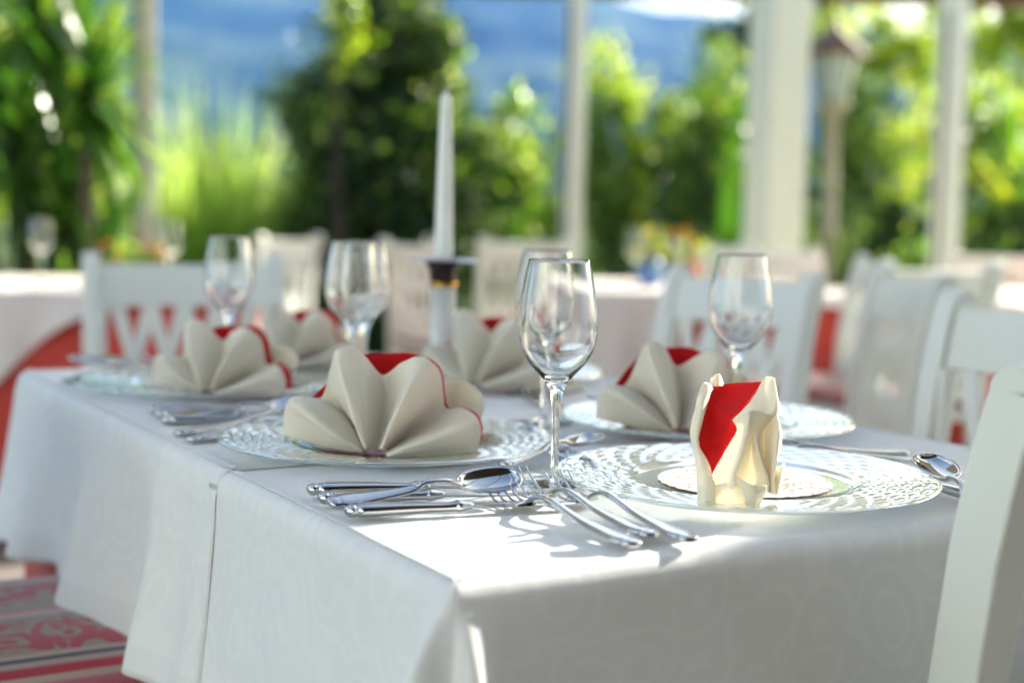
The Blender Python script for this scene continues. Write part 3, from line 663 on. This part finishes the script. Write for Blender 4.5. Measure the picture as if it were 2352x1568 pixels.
glass(pix(1690, 995), 'empty wine glass behind the sunlit napkin on the right')
glass(pix(805, 905), 'nearer of the two overlapping wine glasses left of the candle')
glass(pix(836, 893), 'farther of the two overlapping wine glasses left of the candle')
glass(pix(526, 866), 'wine glass in front of the grey chair at the left')
glass(Vector((at(92, 4.6).x, 4.6, 0)), 'blurred wine glass on the left background table', .757, 'wine glasses on far tables')
glass(Vector((at(388, 4.5).x, 4.5, 0)), 'wine glass glinting above the top rail of the grey chair', .757, 'wine glasses on far tables')
glass(Vector((at(1455, 5.2).x, 5.2, 0)), 'wine glass glinting left of the yellow flowers on the middle table', .757, 'wine glasses on far tables')
glass(Vector((at(1500, 5.5).x, 5.5, 0)), 'wine glass glinting just behind the yellow flowers on the middle table', .757, 'wine glasses on far tables')

# ------------------------------------------------------------------ plates
def plate_mesh():
    P = []; seg = 432; ncell = 34; r0, r1 = .108, .171; rows_ = 6
    def top(r, a):
        base = float(np.interp(r, [0, .09, .099, .106, .112, .170, .175], [.0045, .0045, .0050, .0090, .0085, .0135, .0140]))
        if r0 < r < r1:
            f = (r-r0)/(r1-r0)*rows_; ri = int(f); fr = f-ri; ca = a/(2*math.pi)*ncell+.5*(ri % 2); fa = ca-math.floor(ca)
            base += .0018*(math.sin(math.pi*fr)**.8)*(math.sin(math.pi*fa)**.5)-.0006
        return base
    rs = [.001, .03, .06, .085, .093, .099, .102, .106, r0]+[r0+(r1-r0)*i/(rows_*6) for i in range(1, rows_*6+1)]+[.1725, .1745]
    for r in rs: P.append([(r*math.cos(2*math.pi*j/seg), r*math.sin(2*math.pi*j/seg), top(r, 2*math.pi*j/seg)) for j in range(seg)])
    for r, z in ((.1758, .0125), (.175, .0105), (.170, .0095), (.108, .0035), (.10, .0008), (.06, .0005), (.001, .0005)):
        P.append([(r*math.cos(2*math.pi*j/seg), r*math.sin(2*math.pi*j/seg), z) for j in range(seg)])
    return MB().grid(P, True)
PL0 = plate_mesh().build('glass_charger_plate', M['pressed']); _p = [0]
def doily_mb():
    P = []
    seg = 192
    for r in (0.001, .04, .074, .079): P.append([(r*(1+(.022*abs(math.sin(j*math.pi/6)) if r > .075 else 0))*math.cos(2*math.pi*j/seg), r*(1+(.022*abs(math.sin(j*math.pi/6)) if r > .075 else 0))*math.sin(2*math.pi*j/seg), 0) for j in range(seg)])
    return MB().grid(P, True)
DO0 = doily_mb().build('paper_doily', M['lace'])
def setting(u, v, where):
    c = T(u, v, 0); o = PL0 if not _p[0] else PL0.copy(); d = DO0 if not _p[0] else DO0.copy()
    if _p[0]: COL.objects.link(o); COL.objects.link(d)
    _p[0] += 1; o.location = (c.x, c.y, TZ+.0006); d.location = (c.x, c.y, TZ+.0062); o.rotation_euler.z = d.rotation_euler.z = u*7
    tag(o, 'glass basketwork-rim plate under the '+where, 'plate', 'glass plates'); tag(d, 'round lace paper doily under the '+where, 'doily', 'paper doilies')
    return c
NEAR = 'half red sunlit napkin at the near right'
cR = setting(.41, .188, NEAR)
cL = setting(.202, .520, 'large cream napkin fan left of the front glass')
c3 = setting(.617, .509, 'napkin half hidden by the right-hand wine glass')
c4 = setting(.188, 1.067, 'napkin fan at the far left of the table')
c5 = setting(.63, 1.06, 'napkin right of the candlestick')
c6 = setting(.40, 1.235, 'pale blurred napkin at the far end of the table')

# ------------------------------------------------------------------ folded napkins
K_ = .0001462
def zp(x, y, d): # drawing units of the fan -> local metres
    return ((x-700)*K_, d, max(.0003, (1108-y)*K_-(d+.05)*.17))
FAN = [
 [(600,1075,-.035),(400,1050,-.03),(150,995,-.022),(60,972,-.014),(20,960,-.008)],
 [(602,1072,-.042),(400,985,-.045),(200,870,-.036),(80,820,-.022),(32,800,-.010)],
 [(605,1070,-.045),(400,940,-.052),(220,800,-.042),(110,730,-.026),(62,712,-.010)],
 [(612,1067,-.038),(500,900,-.028),(350,770,-.014),(220,705,-.006),(160,690,.000)],
 [(618,1063,-.035),(560,960,-.012),(480,830,.004),(350,725,.010),(268,684,.012)],
 [(622,1058,-.042),(550,900,-.030),(440,740,-.014),(360,600,-.006),(330,555,-.002)],
 [(626,1052,-.054),(550,870,-.054),(465,640,-.042),(408,470,-.028),(386,378,-.018)],
 [(632,1050,-.055),(585,870,-.055),(510,640,-.044),(455,450,-.030),(465,328,-.018)],
 [(637,1050,-.053),(618,865,-.050),(575,640,-.038),(530,460,-.025),(530,345,-.014)],
 [(642,1050,-.050),(650,860,-.042),(630,640,-.030),(600,480,-.018),(570,378,-.010)],
 [(690,1050,-.036),(730,860,-.012),(745,710,-.002),(722,600,.006),(700,515,.009)],
 [(722,1050,-.044),(780,850,-.030),(840,680,-.024),(850,540,-.014),(840,440,-.008)],
 [(733,1052,-.058),(805,870,-.060),(890,660,-.050),(950,500,-.034),(965,396,-.018)],
 [(738,1054,-.060),(830,860,-.058),(930,660,-.046),(1020,500,-.030),(1060,428,-.014)],
 [(748,1060,-.050),(860,900,-.036),(990,750,-.020),(1085,620,-.006),(1118,505,.002)],
 [(757,1070,-.040),(850,990,-.014),(960,890,.000),(1080,790,.009),(1158,738,.013)],
 [(768,1085,-.053),(900,1005,-.042),(1090,910,-.028),(1220,810,-.012),(1270,748,-.002)],
 [(778,1095,-.068),(920,1030,-.070),(1120,950,-.060),(1290,860,-.042),(1370,800,-.022)],
 [(782,1100,-.070),(930,1055,-.070),(1150,985,-.060),(1320,920,-.042),(1412,900,-.020)],
 [(790,1106,-.060),(950,1085,-.055),(1180,1060,-.042),(1330,1035,-.030),(1398,1010,-.014)],
 [(800,1108,-.050),(950,1113,-.045),(1150,1113,-.030),(1300,1113,-.020),(1362,1108,-.010)]]
def patch(q, ribs, na, nl, fn=zp, jit=0.):
    G = loft(ribs, na, nl); o = []
    for i, r in enumerate(G): o.append([tuple(np.array(fn(*p))+jit*np.array(noise.noise_vector((i*.3, j*.3, jit*1e4)))) for j, p in enumerate(r)])
    q.grid(o); return G
def make_napkin(lin=15):
    r = empty('folded_napkin', (0, 0, 0), 0)
    q = MB(); G = patch(q, FAN, 150, 28, jit=.0006); 
    # outside of the back wall and the lobe and tail that stick out on the right
    back = [(190,690,.018),(250,620,.030),(320,535,.040),(400,455,.050),(480,380,.060),(545,342,.066),(700,328,.072),(850,318,.075),(930,332,.073),(1005,375,.066),(1080,450,.050),(1125,540,.034)]
    Bk = [[(650+(x-650)*.72, 1100, d*.6+.004), (650+(x-650)*.85, 1100-(1100-y)*.5, d*.85), (x, y, d)] for x, y, d in back]
    patch(q, [[(x+4, y-(3 if i == 2 else 0), d+.006) for i, (x, y, d) in enumerate(rr)] for rr in Bk], 60, 14, jit=.0006)
    lobe = [(1120,560,.020),(1165,520,.040),(1240,508,.050),(1325,548,.052),(1400,610,.046),(1436,690,.038),(1420,790,.028),(1400,900,.018)]
    patch(q, [[(1010, 1085, .006), (1010+(x-1010)*.55, 1085+(y-1085)*.5, d*.7+.012), (x, y, d)] for x, y, d in lobe], 40, 14)
    tail = [(1400,935,.035),(1470,920,.045),(1530,940,.045),(1600,1022,.030),(1540,1060,.010),(1440,1085,.000),(1370,1103,-.006)]
    patch(q, [[(1080, 1080, .012), (1200+(x-1370)*.3, 1050+(y-1020)*.35, d*.8+.006), (x, y, d)] for x, y, d in tail], 36, 12)
    uv = [(p[0], p[2]) for p in q.v]
    q.build('cream_cloth', M['cream'], r, True, uvs=uv, solid=.0022, offset=0)
    q = MB()
    patch(q, Bk, 60, 14)
    L = []
    for i, rr in enumerate(FAN):
        g = min(1, max(0, (i-9)/4)); L.append([(x+g*t*lin, y-g*t*lin*.6-(0 if i > 3 else -6), d+.0052+.001*(1-t)+max(0, lin-15)*.0006*g*t) for t, (x, y, d) in zip((0, .2, .5, .8, 1), rr)])
    patch(q, L[1:20], 140, 22)
    uv = [(p[0], p[2]) for p in q.v]
    q.build('red_lining', M['red'], r, True, uvs=uv, solid=.0008, offset=0)
    return r
NAP0 = make_napkin(); _n = [0]; NAPW = make_napkin(36); _w = [0]
def napkin(c, rz, label, dx=0, dy=0, s=1., mir=False, wide=False):
    src, cnt = (NAPW, _w) if wide else (NAP0, _n)
    o = src if not cnt[0] else copy_tree(src); cnt[0] += 1
    o.location = (c.x+dx, c.y+dy, TZ+.0085); o.rotation_euler = (0, 0, rz); o.scale = (-s if mir else s, s, s)
    return tag(o, label, 'napkin', 'napkins folded into fans')
def napkin_at(x, y, rz, s, label, wide=False):
    b = pix(x, y, TZ+.0085); o = Vector((-math.sin(rz), math.cos(rz), 0))*.052*s
    return napkin(b+o, rz, label, s=s, wide=wide)
napkin_at(864, 1050, rad(1), .97, 'large cream fan-folded napkin with red lining left of the front wine glass')
napkin_at(1572, 1000, rad(5), .93, 'cream napkin fan with red top half hidden by the right-hand wine glass')
napkin_at(480, 910, rad(-6), .88, 'cream napkin fan with red sides in front of the grey chair', True)
napkin_at(1092, 892, rad(-18), .98, 'cream napkin fan with a broad red side right of the candlestick', True)
napkin_at(657, 851, rad(-12), .90, 'pale blurred napkin fan at the far end of the table')

# the sunlit napkin seen from its side
P6 = pix(1668, 1161, TZ+.0075)
S6 = P6.y/FPX*.2563
def z6(x, y, d): # local metres from its own drawing grid, d = depth back from the front foot
    s = S6*(1+d/P6.y); return ((x-690)*s, d, max(.0002, (1385-y)*s-d*.19))
n6 = empty('folded_napkin', (P6.x, P6.y, TZ+.0072), 0, 'half red fan-folded napkin at the near right, seen from its side in the sun', 'napkin', 'napkins folded into fans')
q = MB()
def pz(*ribs, na=24, nl=24): patch(q, ribs, na, nl, z6, .0004)
# left pleat (outer edge -> crease at the red)
pz([(437,1385,.000),(432,1200,.006),(430,1000,.014),(392,800,.022),(392,700,.028),(430,550,.034),(465,400,.040),(508,292,.046),(545,268,.050)],
   [(500,1388,-.006),(480,1200,-.004),(455,1000,.002),(425,830,.010),(430,720,.016),(470,560,.024),(505,430,.032),(545,330,.040),(575,290,.046)],
   [(590,1392,-.008),(565,1200,-.006),(525,1000,.004),(458,860,.016),(450,765,.020),(500,590,.030),(545,460,.038),(585,350,.044),(612,322,.050)], na=18, nl=40)
# base skirt below the red
pz([(437,1388,.002),(434,1300,.004),(432,1160,.008)], [(560,1392,-.006),(545,1300,-.004),(560,1150,.004)], [(660,1394,-.010),(628,1296,-.008),(590,1190,.002)], [(800,1394,-.014),(740,1290,-.014),(665,1170,-.004)], [(945,1394,-.012),(905,1310,-.014),(740,1130,-.010)], na=30, nl=14)
# front right body with vertical ridges
pz([(575,1215,.010),(598,1090,.010),(650,945,.008),(706,828,.004),(768,690,.000),(722,603,-.006)],
   [(650,1240,.002),(668,1080,.000),(715,920,-.004),(765,780,-.008),(800,660,-.010),(770,555,-.010)],
   [(745,1200,-.016),(712,1090,-.022),(745,980,-.022),(800,760,-.022),(825,640,-.020),(838,508,-.016)],
   [(790,1180,-.004),(790,1080,-.008),(830,930,-.012),(858,760,-.014),(860,640,-.014),(880,502,-.014)],
   [(900,1190,-.004),(890,1060,-.004),(890,920,-.006),(890,780,-.010),(890,650,-.012),(940,512,-.012)],
   [(1046,1245,-.010),(1030,1120,-.014),(960,950,-.018),(925,790,-.016),(960,660,-.008),(1010,530,-.008)],
   [(1060,1250,-.004),(1050,1110,-.002),(1020,950,.000),(1010,790,.000),(1030,650,.000),(1085,548,-.004)],
   [(1098,1262,-.012),(1088,1100,-.016),(1098,930,-.018),(1112,760,-.018),(1122,640,-.012),(1110,540,-.006)],
   [(1100,1258,.004),(1110,1090,.008),(1120,980,.010),(1182,860,.014),(1190,780,.016),(1135,556,.010)], na=110, nl=40)
# cuff turned up at the foot
pz([(715,1105,-.026),(760,1172,-.030),(800,1280,-.028),(835,1370,-.022)], [(850,1176,-.034),(880,1240,-.034),(890,1310,-.030),(900,1384,-.022)], [(1000,1182,-.026),(1003,1235,-.026),(975,1310,-.022),(950,1392,-.016)], na=22, nl=16)
# upper right lobe
pz([(720,600,.000),(830,498,.006),(940,380,.020),(1030,250,.034),(1072,202,.040)], [(790,610,-.006),(900,500,.002),(1000,400,.014),(1052,290,.028),(1085,198,.036)], [(900,560,-.004),(1000,520,-.002),(1062,440,.006),(1072,330,.018),(1100,200,.030)], [(1085,552,-.004),(1100,520,-.006),(1108,440,-.004),(1112,340,.004),(1114,212,.020)], [(1135,558,.012),(1178,536,.014),(1176,490,.014),(1130,350,.020),(1118,240,.026)], na=40, nl=30)
# tail at the right
pz([(1100,1262,.0),(1100,1150,.004),(1110,1032,.010)], [(1130,1268,-.006),(1150,1150,-.006),(1180,1010,.0)], [(1150,1240,.004),(1185,1110,.008),(1218,982,.012)], [(1168,1170,.018),(1200,1100,.020),(1228,1040,.022)], na=16, nl=12)
# points of the far pleats
pz([(612,312,.075),(640,232,.078)], [(660,300,.068),(688,190,.074)], [(700,300,.070),(715,205,.076)], [(768,300,.085),(742,242,.085)], na=20, nl=10)
pz([(508,292,.047),(548,268,.050),(600,300,.052)], [(530,330,.046),(558,300,.046),(604,318,.050)], [(560,372,.044),(580,340,.044),(612,326,.048)], na=10, nl=10)
q.build('cream_cloth', M['cream'], n6, True, uvs=[(p[0], p[2]) for p in q.v], solid=.0013, offset=0)
q = MB()
pz([(440,768,.020),(510,560,.036),(584,356,.050)], [(575,802,.026),(625,640,.036),(648,482,.042)], [(722,838,.012),(800,705,.014),(745,600,.020)], na=24, nl=24)
pz([(584,356,.050),(600,338,.052),(618,322,.054)], [(648,482,.042),(730,400,.050),(800,288,.056)], [(745,600,.020),(860,480,.028),(1042,247,.042)], na=24, nl=24)
pz([(445,770,.020),(468,820,.022),(446,890,.022),(512,962,.022),(520,1040,.020),(556,1125,.018)], [(580,800,.030),(570,850,.026),(545,920,.022),(560,980,.022),(565,1050,.020),(566,1120,.018)], [(704,836,.016),(690,870,.014),(655,940,.014),(620,1000,.014),(590,1060,.014),(566,1115,.014)], na=20, nl=20)
# red inner wall behind, catching the sun at its top edge
pz([(620,700,.075),(620,500,.078),(618,300,.080)], [(760,700,.078),(765,500,.080),(770,282,.082)], [(900,700,.074),(905,480,.076),(910,262,.078)], [(1050,700,.050),(1055,460,.054),(1062,252,.056)], na=24, nl=12)
q.build('red_lining', M['red'], n6, True, uvs=[(p[0], p[2]) for p in q.v], solid=.0009, offset=0)

# ------------------------------------------------------------------ candle and candlestick
cc = pix(1014, 882); 
cs_ = empty('candlestick', (cc.x, cc.y, TZ+.0005), 0, 'white candlestick with dark collar and gold ring in the middle of the table', 'candlestick')
MB().lathe([(.001, 0), (.045, 0), (.046, .004), (.036, .010), (.021, .016), (.0185, .026), (.0182, .142), (.001, .142)], 48).build('shaft', M['porcelain'], cs_)
MB().lathe([(.001, .1423), (.0200, .1423), (.0212, .1455), (.0200, .1487), (.001, .1487)], 48).build('gold_ring', M['gold'], cs_)
MB().lathe([(.001, .149), (.0185, .149), (.0185, .156), (.0200, .166), (.0285, .178), (.001, .178)], 48).build('dark_collar', M['bronze'], cs_)
MB().grid([[(r*math.cos(2*math.pi*j/48), r*math.sin(2*math.pi*j/48), z+.0012*math.sin(3*2*math.pi*j/48)*(r/.045)) for j in range(48)] for r, z in ((.001, .1785), (.02, .1785), (.036, .1800), (.0495, .1795), (.050, .1808), (.036, .1818), (.015, .1815), (.001, .1815))], True).build('drip_plate', M['bobeche'], cs_)
cn = empty('candle', (cc.x, cc.y, TZ+.1825), 0, 'tall white unlit taper candle in the white candlestick', 'candle')
MB().lathe([(.001, 0), (.0132, 0), (.0134, .01), (.0125, .06), (.0108, .13), (.0088, .20), (.0078, .226), (.0066, .232), (.0035, .236), (.0015, .239), (.0002, .240)], 40).build('wax_taper', M['wax'], cn)
MB().tube([(0, 0, .236), (.0005, 0, .241), (.003, 0, .2445), (.009, 0, .2455), (.016, 0, .248)], lambda i: .0024-.0002*i, 8).build('wick', M['wick'], cn)

# ------------------------------------------------------------------ cutlery (all lie along +x, handle end at 0)
def ell(w, h, n=14, p=2.): return [(w*math.copysign(abs(math.cos(a))**(2/p), math.cos(a)), h*math.copysign(abs(math.sin(a))**(2/p), math.sin(a))) for a in [2*math.pi*j/n for j in range(n)]]
def bar(q, st, n=14, p=2.4):
    """st: (x, z, halfwidth, halfthick)"""
    A = cr(st, len(st)*5); q.sweep([(a[0], 0, a[1]) for a in A], lambda i: ell(max(A[i][2], .0003), max(A[i][3], .0003), n, p))
HAND = [(0, .0042, .0012, .0012), (.002, .0044, .0058, .0026), (.006, .0046, .0082, .0030), (.010, .0046, .0078, .0028), (.014, .0047, .0094, .0028), (.022, .0050, .0098, .0024), (.040, .0058, .0078, .0019)]
def mk_fork(L=.195, s=1., nt=4):
    r = empty('fork', (0, 0, 0), 0); q = MB()
    x0 = L-.068
    bar(q, [(a*s, b, c*s, d) for a, b, c, d in HAND]+[(.075*s, .0085, .0052*s, .0018), (x0-.030, .0150, .0034*s, .0019), (x0-.012, .0145, .0030*s, .0020), (x0, .0095, .0042*s, .0019), (x0+.008, .0050, .0088*s, .0015), (x0+.016, .0026, .0118*s, .0012), (x0+.026, .0020, .0124*s, .0011), (x0+.030, .0021, .0122*s, .0009)])
    q.build('handle', M['silver'], r)
    q = MB()
    for i in range(nt):
        yy = (-.0106+.0212*i/(nt-1))*s
        pts = [(x0+.026, yy, .0021), (x0+.038, yy, .0024), (x0+.048, yy*.99, .0065), (x0+.060, yy*.98, .0130), (L, yy*.97, .0200)]
        A = cr(pts, 14); q.sweep([tuple(a) for a in A], lambda i: ell(.0016*(1-.55*(i/13)**2)*s, .0011*(1-.4*i/13), 8))
    q.build('tines', M['silver'], r); return r
def mk_knife(L=.215, s=1.):
    r = empty('knife', (0, 0, 0), 0); q = MB(); hl = .098*s
    bar(q, [(0, .0052, .001, .001), (.002, .0057, .0058, .0040), (.006, .0060, .0086, .0054), (.010, .0060, .0074, .0048), (.014, .0062, .0100, .0058), (.026, .0063, .0102, .0058), (.055, .0060, .0080, .0050), (hl-.016, .0054, .0060, .0040), (hl-.006, .0054, .0060, .0042), (hl-.002, .0055, .0075, .0052), (hl+.003, .0055, .0062, .0042), (hl+.010, .0055, .0038, .0030)])
    q.build('handle', M['silver'], r)
    q = MB()
    bar(q, [(hl+.008, .0052, .0034, .0016), (hl+.022, .0045, .0062, .0011), (hl+.050, .0040, .0085, .0009), (L-.03, .0036, .0090, .0008), (L-.010, .0034, .0066, .0007), (L, .0034, .0012, .0005)], 12, 1.6)
    q.build('blade', M['silver'], r); return r
def mk_spoon(L=.20, s=1., tilt=0.):
    r = empty('spoon', (0, 0, 0), 0); q = MB(); bl = .062*s; x0 = L-bl
    bar(q, [(a*s, b, c*s, d) for a, b, c, d in HAND]+[(.075*s, .0085, .0050*s, .0018), (x0-.030, .0140, .0032*s, .0020), (x0-.012, .0135, .0028*s, .0021), (x0, .0100, .0032*s, .0019), (x0+.004, .0078, .0036*s, .0015)])
    q.build('handle', M['silver'], r)
    P = []
    for i in range(15):
        f = i/14; a = math.pi*f; cx = x0+bl*(1-math.cos(a))/2; wd = .0205*s*math.sin(a)**.85*(1+.12*math.cos(a)*-1)
        zr = .0085+.0035*f*f+.001*(1-f); dp = .0085*s*math.sin(a)**.8
        P.append([(cx, wd*g_, zr-dp*(1-g_*g_)) for g_ in [-1+2*j/14 for j in range(15)]])
    MB().grid(P).build('bowl', M['silver'], r, True, solid=.0013, offset=-1); return r
KINDS = {'fork': mk_fork(.222, 1.12), 'small_fork': mk_fork(.165, .85, 4), 'knife': mk_knife(.205), 'spoon': mk_spoon(.174, .96), 'small_spoon': mk_spoon(.165, .85)}
_used_k = set()
def lay(kind, a, b, label, z=0., roll=0., pitch=0., tip=0.):
    """handle end under photo point a, pointing towards photo point b, lying on the cloth"""
    A = pix(*a) if not isinstance(a, Vector) else a; B = pix(*b) if not isinstance(b, Vector) else b
    if tip: A = B+(A-B).normalized()*tip
    o = KINDS[kind] if kind not in _used_k else copy_tree(KINDS[kind]); _used_k.add(kind)
    d = B-A; o.location = (A.x, A.y, TZ+.0006+z); o.rotation_mode = 'XYZ'
    o.rotation_euler = (roll, -pitch, math.atan2(d.y, d.x)); o.name = kind.replace('small_', '')
    return tag(o, label, kind.split('_')[-1], 'silver cutlery on the main table')
lay('knife', (703, 1141), (1190, 1126), 'knife nearest the plate in the group in front of the large napkin fan')
lay('knife', (729, 1161), (1200, 1145), 'middle knife of the group in front of the large napkin fan')
lay('knife', (790, 1192), (1290, 1166), 'knife nearest the near table edge, below the spoon')
lay('spoon', (752, 1181), (1174, 1148), 'soup spoon lying across the knives with its bowl raised', z=.0055, pitch=rad(2), roll=rad(24))
lay('fork', (1462, 1266), (1150, 1150), 'leftmost of the three forks beside the near right plate')
lay('fork', (1502, 1249), (1206, 1138), 'middle one of the three forks beside the near right plate', z=.0015)
lay('fork', (1592, 1258), (1282, 1136), 'fork closest to the near right plate', z=.001)
lay('fork', (402, 1005), (628, 976), 'fork with its handle left of the large napkin plate, upper one')
lay('small_fork', (469, 1008), (690, 985), 'short fork half under the rim left of the large napkin plate')
lay('fork', (430, 1020), (680, 992), 'fork with its handle left of the large napkin plate, lower one')
lay('knife', (340, 953), (640, 950), 'farthest knife between the two plates on the left side')
lay('knife', (354, 963), (650, 958), 'middle knife between the two plates on the left side')
lay('knife', (369, 977), (660, 968), 'nearest knife between the two plates on the left side')
lay('spoon', (385, 974), (648, 966), 'blurred soup spoon above the knives on the left side', z=.005, pitch=rad(2), roll=rad(16))
lay('fork', (143, 884), (335, 862), 'blurred fork at the far left corner of the table')
lay('fork', (170, 876), (365, 852), 'second blurred fork behind the one at the far left corner')
lay('knife', (163, 832), (335, 852), 'blurred knife crossing towards the far left napkin')
lay('knife', (205, 834), (365, 850), 'blurred knife right of the other one at the far left')
lay('spoon', (232, 832), (380, 848), 'blurred spoon on the far left knives', z=.004)
lay('small_spoon', (1330, 1052), (1147, 990), 'dessert spoon whose bowl shows just above the rim right of the large napkin', z=.001, tip=.165)
lay('small_spoon', (1240, 1068), (1372, 1040), 'dessert spoon with dark bowl right behind the stem of the front glass', z=.003, pitch=rad(2), tip=.165)
lay('small_spoon', (1345, 1088), (1282, 1060), 'dessert spoon whose bowl peeps out between the two near plates', tip=.165)
lay('small_fork', (1235, 935), (1165, 898), 'blurred fork lying right of the candlestick plate')
lay('small_fork', (1290, 940), (1188, 893), 'second blurred fork right of the candlestick plate')
lay('small_spoon', (1250, 905), (1390, 935), 'blurred dessert spoon left of the napkin behind the right glass')
lay('fork', (2088, 1052), (1800, 1046), 'farther fork behind the near right plate with its tines showing')
lay('fork', (2165, 1072), (1872, 1058), 'fork ending beside the spoon at the right, behind the plate rim')
lay('spoon', (2292, 1245), (2100, 1132), 'spoon at the right edge of the table, reflecting the garden', z=.002, pitch=rad(9))
lay('knife', (2290, 1170), (2140, 1128), 'knife under the spoon at the right edge of the table', z=.0)

# ------------------------------------------------------------------ flowers on the far tables
def vase(p, col, label, s=1., vm='blue'):
    t = empty('flower_vase', (p.x, p.y, .757), 0, label, 'flowers')
    MB().lathe([(.001, 0), (.03*s, 0), (.042*s, .03*s), (.035*s, .07*s), (.03*s, .085*s), (.028*s, .085*s), (.026*s, .07*s), (.001, .02)], 24).build('vase', M[vm], t)
    q = MB(); st = MB()
    for i in range(14):
        a = random.uniform(0, 6.28); r = random.uniform(.01, .065)*s; z = random.uniform(.10, .19)*s; c = Vector((r*math.cos(a), r*math.sin(a), z))
        st.tube([(0, 0, .06*s), (c.x*.6, c.y*.6, z*.8), tuple(c)], .0015, 5)
        for j in range(11):
            b = j*2*math.pi/11; d = Vector((math.cos(b), math.sin(b), .35))*.018*s; sd = Vector((-math.sin(b), math.cos(b), 0))*.006*s
            q.add([c, c+d*.5+sd, c+d, c+d*.5-sd], [(0, 1, 2, 3)])
        q.lathe([(.0005, .006*s), (.006*s, .004*s), (.0062*s, -.002*s), (.0005, -.004*s)], 8, c); q.build('flower_head', M[col], t); q = MB()
    st.build('stems', M['leaf_broad'], t)
    C = rng.normal(size=(60, 3))*np.array([.035, .035, .03])*s+np.array([0, 0, .11*s]); V2, F2 = leaves_mesh(C, .035*s); raw('leaves', V2, F2, M['leaf_mid'], t)
vase(at(1490, 5.25), 'yellow', 'yellow flowers in a blue vase on the middle table', 1.15)
vase(at(1580, 5.6), 'orange', 'orange flowers right of the yellow ones on the middle table', 1.1, 'terracotta')
vase(at(250, 4.62), 'orange', 'left of the two orange flower pots behind the grey chair', .75, 'terracotta')
vase(at(345, 4.6), 'orange', 'right of the two orange flower pots behind the grey chair', .85, 'terracotta')

# ------------------------------------------------------------------ air
hz = MB().box((0, 800, 144.0), (5200, 3000, 292.2)).build('haze', bpy.data.materials.new('haze'), smooth=False)
hm = hz.data.materials[0]; hm.use_nodes = True; ht = hm.node_tree; ht.nodes.clear()
ho = ht.nodes.new('ShaderNodeOutputMaterial'); pv = ht.nodes.new('ShaderNodeVolumePrincipled'); pv.inputs['Density'].default_value = HAZE; pv.inputs['Color'].default_value = (.11, .35, 1, 1); pv.inputs['Anisotropy'].default_value = 0
ht.links.new(pv.outputs[0], ho.inputs['Volume']); tag(hz, 'thin blue haze over garden and mountain', 'haze', kind='stuff')
